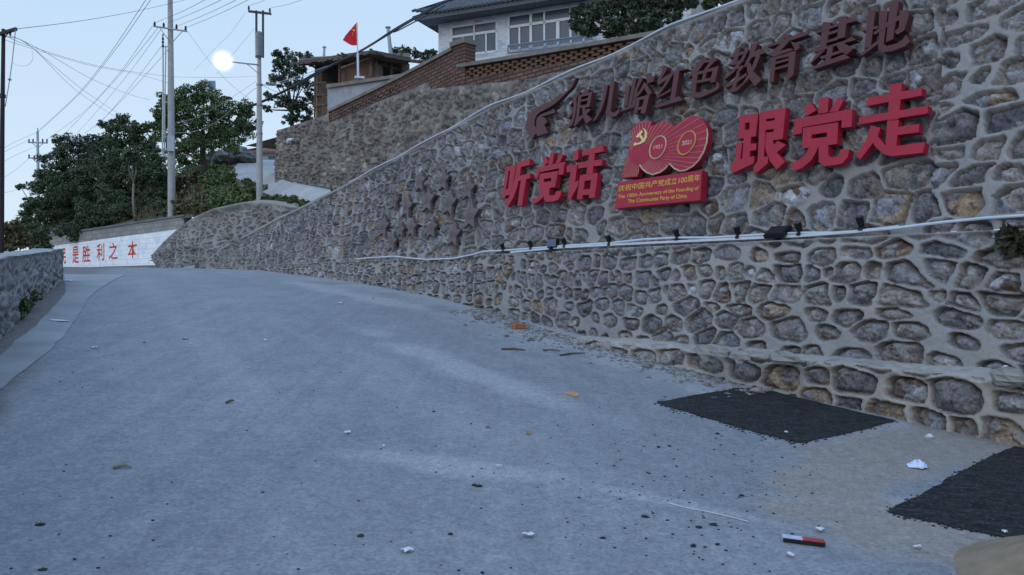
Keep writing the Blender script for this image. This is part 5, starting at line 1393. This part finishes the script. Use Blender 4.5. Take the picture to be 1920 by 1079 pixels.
# ================================================================== POLES
M_POLE = simple("concrete_pole", (.36, .355, .345), .85, var=.14, scale=3, bmp=.2, bscale=30)
M_STEEL = simple("galvanised_steel", (.25, .27, .30), .5, .4, var=.15)
M_DSTEEL = simple("dark_steel", (.05, .052, .06), .55, .4, var=.2)
M_INS = simple("brown_insulator", (.035, .022, .022), .3, var=.15)
M_INSW = simple("white_insulator", (.6, .62, .65), .3, var=.08)
def insul(t, p, h=.28, r=.05, mat=M_INS):
    MB().lathe(p, [(.012, -.05), (.014, 0), (r * .7, .02), (r, h * .3), (r * .55, h * .38), (r * .95, h * .6), (r * .5, h * .7), (r * .7, h * .9), (.01, h)], 9).out("insulator", mat, t)
Y1 = 40.5
p1 = thing("utility_pole", "tall round concrete pole with a crossarm of four insulators above the white wall", "utility pole", tuple(P(322, 407, Y1)), "concrete utility poles")
MB().tube([P(322, 412, Y1), P(321, 250, Y1), P(320, 100, Y1), P(318.5, -60, Y1)], [.20, .175, .145, .115], 14).out("shaft", M_POLE, p1)
ca = MB(); A1, A2 = P(287, 50.5, Y1 - .2), P(350, 60, Y1 - .2)
ca.box(A1, A2 - A1, Vector((0, .08, 0)), Vector((0, 0, .07))); ca.tube([P(300, 53, Y1 - .2), P(318, 78, Y1 - .17)], .02, 5).tube([P(342, 59, Y1 - .2), P(321, 82, Y1 - .17)], .02, 5)
ca.out("crossarm", M_STEEL, p1)
for u, v in ((290, 50), (307, 52), (331, 55), (348, 58)): insul(p1, P(u, v, Y1 - .16), .26, .07)
MB().tube([P(305.5, 86, Y1 - .1), P(306, 200, Y1 - .1), P(304.5, 292, Y1 - .1)], .045, 8).tube([P(311, 86, Y1 + .1), P(309, 200, Y1 + .1), P(308.5, 285, Y1)], .03, 6).tube([P(303, 293, Y1 - .1), P(321, 291, Y1 - .1)], .055, 6).tube([P(306, 88, Y1 - .1), P(320, 88, Y1)], .025, 6).tube([P(306, 192, Y1 - .1), P(320, 192, Y1)], .025, 6).tube([P(306, 247, Y1 - .1), P(320, 246, Y1)], .025, 6).out("conduit_frame", simple("pale_steel_tube", (.50, .52, .54), .5, .1, var=.1), p1)
MB().lathe(P(305.5, 86, Y1 - .1), [(.05, -.1), (.06, 0), (.03, .1), (.07, .18), (.03, .26), (.06, .34), (.02, .5), (.05, .56), (.01, .62)], 9).out("arrester", M_INS, p1)
MB().cbox(P(320, 270, Y1 - .28), .34, .20, .78, .3).out("meter_box", simple("grey_box_paint", (.42, .45, .49), .5, var=.08), p1)
MB().cbox(P(313, 268, Y1 - .2), .10, .12, .62, .2).out("switch_box", M_BLACK, p1)
Y2 = 28.6
p2 = thing("utility_pole", "slim concrete pole with steel twin top, grey canister and lamp arm behind the stone bank", "utility pole", tuple(P(487, 380, Y2)), "concrete utility poles")
MB().tube([P(487, 384, Y2), P(486.5, 250, Y2), P(485.5, 105, Y2)], [.125, .105, .08], 12).out("shaft", M_POLE, p2)
MB().box(P(478.5, 108, Y2 - .1), Vector((.06, 0, 0)), Vector((0, .08, 0)), P(478.5, 20, Y2) - P(478.5, 108, Y2)).box(P(491, 108, Y2 - .1), Vector((.06, 0, 0)), Vector((0, .08, 0)), P(491, 20, Y2) - P(491, 108, Y2)).out("steel_channel", M_DSTEEL, p2)
a_, b_3 = P(465, 19, Y2 - .15), P(508, 24, Y2 - .15)
MB().box(a_, b_3 - a_, Vector((0, .08, 0)), Vector((0, 0, -.07))).out("crossarm", M_DSTEEL, p2)
insul(p2, P(466.5, 19, Y2 - .11), .16, .045); insul(p2, P(506, 23.5, Y2 - .11), .16, .045)
MB().lathe(P(486, 107, Y2 - .12), [(.08, 0), (.145, .02), (.145, .70), (.13, .76), (.13, .86), (.08, .92), (.03, .94)], 12).tube([P(479, 107, Y2 - .15), P(493, 107, Y2 - .15)], .03, 6).out("canister", simple("canister_grey", (.17, .18, .20), .5, .3, var=.12), p2)
MB().tube([P(484, 122, Y2 - .1), P(460, 119.5, Y2 - .15), P(434, 116.5, Y2 - .2)], .028, 7).tube([P(484, 138, Y2 - .1), P(470, 126, Y2 - .12), P(462, 120, Y2 - .15)], .014, 5).out("lamp_arm", M_STEEL, p2)
M_LAMP, ntl, bl = mat_new("lit_lamp")
bl.inputs["Emission Color"].default_value = (1.0, .93, .78, 1); bl.inputs["Emission Strength"].default_value = 30.0; bl.inputs["Base Color"].default_value = (.9, .9, .85, 1)
lp = P(418, 114.5, Y2 - .2)
def ball(c, r): return MB().lathe(c - Vector((0, 0, r)), [(r * math.sin(math.pi * k / 14), r - r * math.cos(math.pi * k / 14)) for k in range(1, 14)], 20)
ball(lp, .24).out("lamp_bulb", M_LAMP, p2, smooth=True)
# added glow ball around the lamp, imitating glare; its light fades outward
M_GLOW = bpy.data.materials.new("glare_volume"); M_GLOW.use_nodes = True
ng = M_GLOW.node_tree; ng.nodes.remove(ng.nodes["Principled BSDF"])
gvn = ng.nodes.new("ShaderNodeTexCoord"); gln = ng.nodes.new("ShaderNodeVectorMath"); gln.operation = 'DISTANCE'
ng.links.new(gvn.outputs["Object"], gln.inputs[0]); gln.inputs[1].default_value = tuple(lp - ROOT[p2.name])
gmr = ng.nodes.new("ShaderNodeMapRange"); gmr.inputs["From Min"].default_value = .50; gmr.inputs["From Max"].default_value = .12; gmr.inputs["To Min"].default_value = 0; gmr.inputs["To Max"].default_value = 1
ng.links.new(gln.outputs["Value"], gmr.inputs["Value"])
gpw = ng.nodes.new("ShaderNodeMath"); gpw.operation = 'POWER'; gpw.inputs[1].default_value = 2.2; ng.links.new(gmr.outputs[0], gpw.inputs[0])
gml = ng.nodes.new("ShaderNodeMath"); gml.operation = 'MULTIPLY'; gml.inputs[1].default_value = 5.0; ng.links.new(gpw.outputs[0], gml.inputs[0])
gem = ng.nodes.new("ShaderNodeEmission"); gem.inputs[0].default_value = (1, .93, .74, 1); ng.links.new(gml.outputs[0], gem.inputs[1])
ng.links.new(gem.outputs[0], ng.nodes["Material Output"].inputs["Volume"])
ball(lp, .50).out("lamp_glare", M_GLOW, p2, smooth=True)
st_ = MB()
for v in (159, 197, 251): st_.lathe(P(486.5, v, Y2), [(.118, -.03), (.118, .03)], 12)
st_.out("strap", M_STEEL, p2)
# dark pole at left
Y3 = 20.0
p3 = thing("utility_pole", "dark slim steel pole with a short crossarm at the left edge", "utility pole", tuple(P(3, 485, Y3)))
MB().tube([P(2.5, 490, Y3), P(4, 250, Y3), P(6.5, 55, Y3)], [.062, .055, .045], 9).out("shaft", simple("dark_brown_steel", (.03, .018, .022), .6, .2, var=.2), p3)
a_, b_3 = P(-8, 62, Y3 - .1), P(29, 51, Y3 - .1)
MB().box(a_, b_3 - a_, Vector((0, .08, 0)), Vector((0, 0, -.075))).tube([P(3, 80, Y3 - .05), P(18, 58, Y3 - .08)], .014, 5).out("crossarm", M_BLACK, p3)
insul(p3, P(19, 66, Y3 - .06), .09, .035); insul(p3, P(8, 62, Y3 - .06), .08, .03)
MB().cbox(P(3, 180, Y3), .13, .15, .09).cbox(P(2, 276, Y3), .10, .12, .05).out("clamp_band", M_BLACK, p3)
# far pylon
Y4 = 82.0
p4 = thing("power_pole", "distant pale power pole with two crossarms rising over the trees", "utility pole", tuple(P(73, 425, Y4)))
MB().tube([P(73, 430, Y4), P(70.5, 247, Y4)], [.19, .12], 9).out("shaft", simple("far_pole_grey", (.40, .43, .47), .8, var=.1), p4)
fm = simple("far_arm_grey", (.28, .31, .36), .7, var=.1)
for v in (268, 297): MB().tube([P(53, v - .5, Y4), P(89, v + .5, Y4)], .075, 6).tube([P(60, v, Y4), P(71, v + 10, Y4)], .035, 5).tube([P(82, v, Y4), P(71, v + 10, Y4)], .035, 5).out("crossarm", fm, p4)
for u, v in ((54.5, 268), (88, 268), (62, 268), (80, 268), (70.5, 247), (54.5, 297), (88, 297)): MB().lathe(P(u, v, Y4), [(.03, 0), (.10, .1), (.05, .2), (.10, .3), (.03, .42)], 7).out("insulator", M_INSW if u == 70.5 else M_INS, p4)
# solar lamp
Y5 = 46.4
p5 = thing("solar_lamp", "thin pole with a tilted solar panel and a ring in front of the big tree", "solar lamp", tuple(P(396, 335, Y5)))
MB().tube([P(396, 338, Y5), P(397, 168, Y5)], .06, 8).out("shaft", M_STEEL, p5)
MB().prism([P(390.5, 152, Y5 - .1), P(403.5, 152.5, Y5 - .1), P(404, 170, Y5 - .3), P(391, 169, Y5 - .3)], Vector((0, .05, .03))).out("solar_panel", simple("panel_blue_grey", (.16, .20, .25), .35, .1, var=.12), p5)
MB().tube([P(397 - 10 * math.sin(t), 196.5 - 10 * math.cos(t), Y5 - .05) for t in np.linspace(.1, 3.0, 14)], .022, 5).out("ring", M_STEEL, p5)
Y6 = 46.4
p6 = thing("small_lamp", "small dark cap-shaped lamp poking out of the big tree's right side", "lamp", tuple(P(430, 335, Y6)))
MB().tube([P(430, 335, Y6), P(429, 184, Y6)], .035, 7).out("shaft", M_DSTEEL, p6)
MB().lathe(P(429, 186, Y6), [(.05, -.05), (.24, 0), (.22, .07), (.12, .13), (.02, .16)], 12).out("lamp_cap", M_BLACK, p6)

# ================================================================== CABLES
M_WIRE = simple("grey_wire", (.27, .29, .32), .6, var=.1)
M_WIRE_D = simple("dark_wire", (.03, .03, .034), .6, var=.15)
M_WIRE_P = simple("pale_wire", (.42, .43, .44), .6, var=.1)
M_CABLE = simple("black_cable", (.014, .014, .016), .55, var=.2)
def cable(lab, pts, r, mat=M_WIRE, group=None, sub=7):
    q = [P(*p) for p in pts]; out = []
    for i in range(len(q) - 1):
        p0 = q[max(i - 1, 0)]; p1_ = q[i]; p2_ = q[i + 1]; p3_ = q[min(i + 2, len(q) - 1)]
        for k in range(sub):
            t = k / sub
            out.append(.5 * ((2 * p1_) + (-p0 + p2_) * t + (2 * p0 - 5 * p1_ + 4 * p2_ - p3_) * t * t + (-p0 + 3 * p1_ - 3 * p2_ + p3_) * t ** 3))
    out.append(q[-1])
    return tag(MB().tube(out, r * (1.0 if r > .02 and mat is M_CABLE else .62), 5).out("cable", mat, loc=tuple(q[0])), lab, "cable", group)
S36 = 3.596
def c1(x, y, Y): return (x / S36, y / S36, Y)
def c3(x, y, Y): return (400 + x / S36, y / S36, Y)
cable("dark wire from the left pole's crossarm rising to the top of the tall concrete pole", [c1(105, 197, 20), c1(560, 140, 24), c1(940, 72, 30), c1(1270, -5, 38), c1(1420, -50, 42)], .012, M_WIRE_D)
cable("left of two close wires sweeping from the distant power pole to the sky", [c1(252, 890, 82), c1(500, 660, 66), c1(700, 420, 50), c1(990, -10, 36)], .022)
cable("right of two close wires sweeping from the distant power pole to the sky", [c1(260, 890, 82), c1(530, 640, 66), c1(760, 360, 48), c1(1022, -10, 35)], .022)
for k, (a, b, w, lab) in enumerate([((1040, 157), (1392, -5), (1215, 85), "lowest-left dark line leaving the tall pole's crossarm towards the upper right"), ((1130, 158), (1505, -5), (1310, 85), "second dark line leaving the tall pole's crossarm towards the upper right"), ((1190, 180), (1610, -8), (1400, 93), "third dark line leaving the tall pole's crossarm towards the upper right"), ((1252, 190), (1690, -8), (1470, 99), "rightmost dark line leaving the tall pole's crossarm towards the upper right")]):
    cable(lab, [c1(*a, 40.3), c1(*w, 32), c1(*b, 24)], .013, M_WIRE_D, "lines fanning out from the tall pole's crossarm")
gl = "grey lines sagging down left from the tall pole"
cable("uppermost grey line sagging from the tall pole's crossarm down to the distant pole", [c1(1028, 178, 40.3), c1(800, 500, 52), c1(560, 760, 66), c1(312, 945, 82)], .018, group=gl)
cable("second grey line sagging from the tall pole's crossarm into the trees", [c1(1065, 190, 40.3), c1(830, 480, 50), c1(650, 680, 58), c1(440, 900, 66)], .018, group=gl)
cable("third grey line sagging from the tall pole's crossarm into the dark trees", [c1(1085, 200, 40.3), c1(880, 480, 50), c1(700, 700, 58), c1(520, 900, 64)], .016, group=gl)
cable("grey line sagging from just above the white conduit frame into the trees", [c1(1095, 305, 40.3), c1(900, 560, 48), c1(720, 780, 54), c1(565, 905, 60)], .016, group=gl)
cable("lowest grey line sagging from the tall pole into the small tree", [c1(1135, 335, 40.3), c1(960, 530, 46), c1(800, 700, 50), c1(640, 860, 55)], .016, group=gl)
gp = "thin wires fanning from the dark left pole"
cable("thin wire from the dark left pole across to the lamp pole", [c1(40, 240, 20), c1(210, 315, 24), c1(660, 445, 32), c1(1130, 515, 38), c1(1480, 523, 33), c1(1726, 515, 28.5)], .011, group=gp)
cable("thin wire from the dark left pole dropping to the tall pole's upper middle", [c1(30, 270, 20), c1(300, 355, 25), c1(640, 450, 31), c1(900, 495, 36), c1(1130, 560, 40.3)], .010, group=gp)
cable("thin wire from the dark left pole dropping behind the big tree", [c1(60, 235, 20), c1(290, 345, 26), c1(620, 535, 34), c1(880, 640, 40), c1(1010, 675, 44)], .012, group=gp)
cable("thin wire from the dark left pole dropping into the small ragged tree", [c1(70, 250, 20), c1(220, 325, 25), c1(550, 600, 38), c1(800, 770, 52)], .012, group=gp)
cable("lowest thin wire from the dark left pole dropping into the dark trees", [c1(45, 250, 20), c1(215, 320, 25), c1(500, 600, 38), c1(730, 760, 50), c1(790, 800, 54)], .012, group=gp)
gq = "wires meeting the distant power pole from the left"
cable("top wire reaching the distant power pole from the left edge", [c1(-30, 1030, 60), c1(110, 955, 72), c1(252, 892, 82)], .022, group=gq)
cable("second wire reaching the distant power pole's left arm from the left edge", [c1(-30, 1055, 60), c1(100, 990, 70), c1(200, 945, 82)], .022, group=gq)
cable("third wire reaching the distant power pole's lower arm from the left edge", [(-10, 313, 60), (30, 291, 72), (68, 275, 82)], .022, group=gq)
cable("fourth wire passing the left pole below the others over the scrub", [(-10, 343, 58), (25, 322, 70), (55, 297, 82)], .020, group=gq)
cable("lowest faint wire crossing behind the left pole above the scrub", [(-10, 365, 55), (20, 359, 66), (48, 350, 80)], .018, group=gq)
cable("grey stay line from the tall pole's crossarm end down towards the big tree", [c1(1262, 210, 40.3), c1(1440, 450, 39), c1(1580, 590, 38), c1(1690, 675, 37)], .013)
cable("pale wire sagging from the tall pole's box to the lamp pole's left side", [c1(1180, 897, 40.2), c1(1300, 890, 38), c1(1430, 840, 35), c1(1560, 740, 32), c1(1690, 620, 29.2), c1(1740, 590, 28.6)], .014, M_WIRE_P)
cable("thin wire sagging from the tall pole to the lamp pole across the big tree", [c1(1180, 830, 40.2), c1(1330, 790, 37), c1(1560, 660, 32), c1(1740, 540, 28.6)], .010, M_WIRE_P)
cable("thin wire leaving the lamp pole's left insulator towards the upper right", [c3(238, 42, 28.5), c3(340, 5, 26), c3(380, -20, 25)], .009, M_WIRE_D)
cable("thin wire leaving the lamp pole's right insulator towards the upper right", [c3(388, 55, 28.5), c3(500, 32, 26), c3(605, -3, 24), c3(680, -40, 23)], .009, M_WIRE_D)
cable("faint thin wire falling left from the lamp pole's top past the lamp", [c3(215, 85, 28.5), c3(120, 220, 33), c3(0, 340, 38), c3(-130, 480, 44)], .008)
cable("faint thin wire falling left from the lamp pole's canister past the lamp", [c3(280, 190, 28.5), c3(130, 370, 34), c3(20, 500, 40)], .008)
gb = "black cables descending from the villa to the lamp pole"
cable("thick black cable bundle hanging from the villa's eave down to the lamp pole", [c3(1700, -40, 41), c3(1550, 20, 39), c3(1210, 215, 34), c3(985, 350, 31.5), c3(720, 480, 30), c3(510, 600, 29), c3(300, 700, 28.6), c3(215, 718, 28.3)], .05, M_CABLE, gb)
cable("thinner black cable running just above the thick bundle from the villa's eave", [c3(1560, 5, 39), c3(1240, 185, 34), c3(1000, 345, 31.2), c3(820, 430, 30.2), c3(600, 560, 29.2), c3(318, 690, 28.7)], .028, M_CABLE, gb)
cable("thin black cable running just under the thick bundle near the villa", [c3(1560, 40, 39), c3(1300, 180, 35), c3(1220, 218, 34)], .03, M_CABLE, gb)
cable("pale cable from the brick house eave to the lamp pole's upper strap", [c3(840, 420, 31), c3(620, 500, 30), c3(420, 560, 29), c3(290, 575, 28.6)], .017, M_WIRE_P)
cable("second pale cable just below the first one into the lamp pole", [c3(700, 490, 30.5), c3(520, 545, 29.6), c3(380, 578, 29), c3(320, 570, 28.7)], .013, M_WIRE_P)
cable("thin dark cable from the lamp pole's strap to the brick house scaffold", [c3(325, 575, 28.7), c3(480, 640, 31), c3(620, 655, 35), c3(700, 640, 37)], .012, M_WIRE_D)
# hanging cords on the left pole
hc = MB()
for k, pts in enumerate([[c1(105, 200, 19.8), c1(95, 300, 19.8), c1(80, 430, 19.8), c1(65, 540, 19.8), c1(45, 660, 19.8), c1(35, 720, 19.9)]]):
    hc.tube([P(*p) for p in pts], .011, 5)
hc.lathe(P(66 / S36, 540 / S36, 19.8), [(.01, -.02), (.05, 0), (.03, .03), (.008, .06)], 8)
tag(hc.out("hanging_cord", M_WIRE, loc=tuple(P(*c1(60, 540, 19.8)))), "grey cord with a small disc hanging from the left pole's crossarm", "cord")
cable("thin loop of loose wire beside the left pole", [c1(85, 425, 19.8), c1(130, 445, 19.8), c1(190, 440, 19.8), c1(222, 395, 19.8), c1(215, 345, 19.8)], .006)

# ================================================================== SMALL THINGS ON THE ROAD
def onroad(u, v): p = G(u, v); p.z += .012 * (float(fbm(np.array(p.x * .7), np.array(p.y * .7), 3, 3)) - .5); return p
def flake(mb, c, r, rg, h=.012, n=9, el=1.6, lift=.012):
    a0 = rg.uniform(0, 6.28); ring = []
    for k in range(n):
        a = 2 * math.pi * k / n; q = r * rg.uniform(.6, 1.15)
        x, y = math.cos(a) * q * el, math.sin(a) * q
        q_ = c + Vector((x * math.cos(a0) - y * math.sin(a0), x * math.sin(a0) + y * math.cos(a0), lift + rg.uniform(0, h)))
        q_.z += float(gz(q_.x, q_.y)) - float(gz(c.x, c.y))
        ring.append(q_)
    mb.prism(ring, Vector((0, 0, -.003)))
    return mb
M_PAPER = simple("white_paper", (.58, .60, .64), .8, var=.08)
rg = random.Random(12)
papers = [(112, 603, .09, 2.4, "white paper strip lying on the pale concrete strip by the parapet"), (177, 654, .035, 1.6, None), (652, 814, .03, 1.6, None), (992, 1007, .035, 1.5, None), (765, 1037, .03, 1.6, None), (936, 879, .018, 1.6, None), (1482, 1045, .022, 1.3, "white bottle-cap sized scrap in front of the red and white carton"), (1538, 997, .028, 1.5, "pale grey scrap just behind the red and white carton"), (1720, 1030, .02, 1.8, None), (1743, 822, .03, 1.6, "white scrap on the sandy stain near the wall's foot"), (1884, 1003, .02, 1.4, "white scrap lying on the right-hand asphalt patch"), (1474, 813, .022, 1.8, "white scrap lying on the black patch under the ledge"), (1228, 661, .03, 2.0, None), (640, 570, .05, 1.5, None), (720, 840, .014, 1.5, None), (1886, 694, .03, 1.2, "crumpled white tissue on the ledge top at the right edge"), (500, 640, .03, 1.6, None), (130, 528, .10, 2.0, "white plastic scrap at the end of the left parapet")]
for u, v, r, el, lab in papers:
    p = W(u, v, 0) if u == 1886 else onroad(u, v)
    if u == 1886:
        a, c = ray(u, v); Yt = (EYE - .77) / -c; p = Vector((a * Yt, Yt, .775))
    mb = flake(MB(), p, r * .72, rg, .014, 9, el)
    if u in (1886, 1743): mb = MB().blob(p + Vector((0, 0, r * .5)), r, r * .8, r * .6, 5, 8, 5, .3)
    tag(mb.out("paper_scrap", M_PAPER, loc=tuple(p)), lab or "small white paper scrap lying flat on the grey asphalt", "paper scrap", "white scraps littering the road")
# plastic bag
p = onroad(1720, 877); V = []; n = 16; m_ = 7; rgb = random.Random(3)
for j in range(m_ + 1):
    for k in range(n):
        a = 2 * math.pi * k / n; q = (j / m_) * rgb.uniform(.8, 1.15)
        V.append(p + Vector((math.cos(a) * .075 * q, math.sin(a) * .062 * q, .045 * (1 - (j / m_) ** 2) * rgb.uniform(.5, 1.2) + .008)))
F = [[j * n + k, j * n + (k + 1) % n, (j + 1) * n + (k + 1) % n, (j + 1) * n + k] for j in range(m_) for k in range(n)]
tag(mk("plastic_bag", V, F, simple("thin_white_plastic", (.62, .68, .82), .35, var=.15, scale=20), loc=tuple(p), smooth=False), "crumpled translucent white plastic bag on the sandy stain", "plastic bag")
# carton
a_, b_4 = onroad(1468, 1017), onroad(1546, 1027); dv = (b_4 - a_); ln = dv.length; dv.normalize(); sd = Vector((-dv.y, dv.x, 0))
ct = thing("carton", "flattened red and white slim carton lying on the road", "carton", tuple(a_))
MB().box(a_ + Vector((0, 0, .006)), dv * ln * .48, sd * .05, Vector((0, 0, .022))).out("white_half", simple("carton_white", (.48, .49, .58), .5, var=.2, scale=30), ct)
MB().box(a_ + dv * ln * .48 + Vector((0, 0, .006)), dv * ln * .52, sd * .05, Vector((0, 0, .022))).out("red_half", simple("carton_red", (.42, .05, .05), .5, var=.25, scale=30), ct)
MB().box(a_ - sd * .003 + Vector((0, 0, .004)), dv * ln, sd * .002, Vector((0, 0, .020))).box(a_ + dv * (ln + .001) + Vector((0, 0, .006)), dv * .003, sd * .05, Vector((0, 0, .020))).out("dark_side", M_BLACK, ct)
# brick
p = onroad(973, 617)
br = MB().cbox(p + Vector((0, 0, .035)), .20, .11, .07, .5)
o = br.out("broken_brick", simple("orange_brick", (.40, .13, .06), .9, var=.25, scale=10), loc=tuple(p)); tag(o, "single orange brick lying at the foot of the wall", "brick")
bv = o.modifiers.new("bevel", 'BEVEL'); bv.width = .008; bv.segments = 2
# white string
q_ = [onroad(*c) for c in [(1254, 944), (1275, 950), (1300, 955), (1325, 960), (1345, 965), (1372, 971), (1405, 979)]]
ps = MB().tube([a + Vector((random.uniform(-.012, .012), random.uniform(-.012, .012), .005)) for a in q_], .0038, 6)
tag(ps.out("plastic_string", simple("dull_string", (.45, .46, .47), .8), loc=tuple(q_[0])), "thin white string lying on the road", "string")
# twigs
for k, (u0, v0, u1, v1, r, lab) in enumerate([(212, 880, 246, 880, .010, "grey-brown curled twig alone on the left of the road"), (940, 656, 985, 658, .014, "dark forked twig near the wall foot, left of the ledge"), (1050, 668, 1098, 664, .012, "brown stick lying against the ledge's low end"), (1018, 658, 1050, 660, .010, "dark short twig between the forked twig and the ledge"), (424, 757, 438, 754, .010, "small dark twig in the middle of the road")]):
    a, b = onroad(u0, v0), onroad(u1, v1); mid = a.lerp(b, .5) + Vector((.01, .02, .02))
    mb = MB().tube([a + Vector((0, 0, .01)), mid, b + Vector((0, 0, .012))], [r, r * .9, r * .5], 6)
    if k in (1, 3): mb.tube([mid, b + Vector((-.03, .08, .01))], [r * .7, r * .3], 5)
    tag(mb.out("twig", simple("twig_bark_%d" % k, (.10, .075, .05) if k else (.20, .17, .13), .9, var=.3, scale=20), loc=tuple(a)), lab, "twig")
# stones by the wall foot
M_LSTONE = simple("loose_stone", (.19, .18, .175), .9, var=.35, scale=8, bmp=.5, bscale=30)
for k, (u, v, s, lab) in enumerate([(897, 600, .075, "squarish loose grey stone on the road near the wall, left of the brick"), (1345, 690, .11, "broken grey stone block tumbled out of the ledge"), (1300, 682, .08, "small stone lodged at the broken ledge's foot"), (1213, 690, .06, "dark loose stone on rubble below the ledge"), (872, 611, .03, "tiny ochre pebble left of the squarish stone"), (1096, 622, .08, "dark clod of dry weed and soil at the ledge's low end")]):
    p = onroad(u, v); tag(MB().blob(p + Vector((0, 0, s * .4)), s, s * .8, s * .55, k + 40, 9, 6, .16).out("loose_stone", M_LSTONE, loc=tuple(p)), lab, "stone", "loose stones along the wall foot")
def on_ledge(u, v):
    a, c = ray(u, v); Yl = (EYE - LZ - .02) / -c; return Vector((a * Yl, Yl, LZ + .02))
for k, (u, v, sx_, sy_, lab) in enumerate([(1322, 660, .13, .07, "leftmost broken mortar chunk on the ledge's edge"), (1352, 664, .10, .08, "rounded broken chunk beside the leftmost one on the ledge's edge"), (1386, 668, .12, .06, "pale broken chunk above the gap in the ledge"), (1470, 671, .20, .08, "long flat mortar slab cracked off the ledge's top"), (1890, 708, .16, .08, "dark edged slab flake at the ledge's right end")]):
    p = on_ledge(u, v); mb = MB().blob((0, 0, 0), sx_, sy_, .075, k + 80, 9, 5, .22)
    ang = -.95; mb.v = [p + Vector((q.x * math.cos(ang) - q.y * math.sin(ang), q.x * math.sin(ang) + q.y * math.cos(ang), q.z)) for q in mb.v]
    tag(mb.out("broken_slab", M_CAPSTONE, loc=tuple(p)), lab, "stone", "broken chunks along the ledge")
# gravel and crumbs nobody could count
gv = MB(); rg = random.Random(77)
for k in range(1500):
    s = rg.uniform(5, 11.5); ft = np.interp(s, [0, 8.5, 11, 13], [6.97, 7.2, 7.55, 7.64])
    e = ft - abs(rg.gauss(0, .34)) - .02
    x, y = s * DX_ + e * NX, s * DY_ + e * NY
    r_ = rg.uniform(.006, .022) if k % 16 else rg.uniform(.02, .05)
    gv.blob((x, y, float(gz(x, y)) + r_ * .3), r_ * rg.uniform(1, 1.8), r_, r_ * .6, k, 6, 3, .25)
tag(gv.out("gravel", simple("gravel_grey", (.24, .23, .22), .95, var=.6, scale=14)), "loose grey gravel along the foot of the wall", "gravel", kind="stuff")
gv = MB(); rg = random.Random(78)
spots = [(889, 911), (897, 913), (813, 773), (883, 796), (345, 637), (352, 637), (270, 643), (1340, 985), (1345, 1022), (1337, 985), (1310, 990), (1210, 970), (845, 1003), (905, 1075), (1130, 1010), (990, 640), (676, 1007), (80, 1070), (75, 985), (1300, 1025), (1345, 815), (1255, 838), (1235, 840), (1390, 930), (700, 560)]
for k in range(300):
    if k < len(spots): u, v = spots[k]; r_ = rg.uniform(.010, .02)
    else:
        u = rg.uniform(-20, 1500); v = rg.uniform(560, 1075); r_ = rg.uniform(.003, .008)
        if k % 2: u = rg.gauss(1290, 160); v = rg.gauss(930, 80)
        if v < 545 or v > 1078 or u > 1600: continue
    p = onroad(u, v)
    gv.blob(p + Vector((0, 0, .003)), r_ * rg.uniform(1, 1.6), r_, r_ * .5, k, 6, 3, .3)
for a_p, b_p in [((1232, 757), (1310, 781)), ((1310, 781), (1420, 812)), ((1420, 812), (1500, 832)), ((1500, 832), (1682, 790)), ((1232, 757), (1395, 728)), ((1660, 962), (1870, 850)), ((1660, 962), (1880, 1010))]:
    for k in range(60):
        t = rg.random(); p = onroad(a_p[0] + (b_p[0] - a_p[0]) * t + rg.gauss(0, 5), a_p[1] + (b_p[1] - a_p[1]) * t + rg.gauss(0, 3)); r_ = rg.uniform(.003, .010)
        gv.blob(p + Vector((0, 0, .004)), r_ * 1.3, r_, r_ * .6, k, 6, 3, .3)
tag(gv.out("crumbs", simple("dark_crumbs", (.03, .03, .032), .9, var=.4, scale=20)), "dark asphalt crumbs and droppings scattered on the road", "crumbs", kind="stuff")
# leaf litter ochre
for (u, v, lab) in [(915, 803, "ochre dry leaf lying in the middle of the road"), (990, 816, "small brown dry leaf right of the ochre one")]:
    p = onroad(u, v); tag(flake(MB(), p, .02, rg, .01, 8, 1.7).out("dry_leaf", simple("leaf_ochre", (.28, .17, .06), .8, var=.2), loc=tuple(p)), lab, "leaf")
# orange paint dab
tag(draped("paint_mark", [(1055, 737), (1075, 734), (1090, 741), (1080, 745), (1062, 741)], simple("orange_paint", (.45, .24, .12), .9, var=.3, scale=30), .004, .03, .03), "faded orange paint dab on the asphalt", "paint mark", kind="structure")
# sand heap at the lower right corner
sc0 = onroad(2065, 1112)
sx = []; n = 48; m_ = 26
for j in range(m_ + 1):
    for k in range(n):
        a = 2 * math.pi * k / n; R_ = .62 * j / m_
        x, y = sc0.x + math.cos(a) * R_, sc0.y + math.sin(a) * R_
        z = .30 * max(0, 1 - (j / m_) ** 1.25) + .03 * (float(fbm(np.array(x * 6), np.array(y * 6), 4, 4)) - .5)
        sx.append((x, y, float(gz(x, y)) + z * 1.0 - .015))
F = [[j * n + k, j * n + (k + 1) % n, (j + 1) * n + (k + 1) % n, (j + 1) * n + k] for j in range(m_) for k in range(n)]
o = mk("sand_pile", sx, F, simple("yellow_sand", (.235, .175, .12), .95, var=.22, scale=8, bmp=.5, bscale=90), loc=tuple(sc0), smooth=True)
tag(o, "heap of yellow-brown sand in the lower right corner", "sand heap")
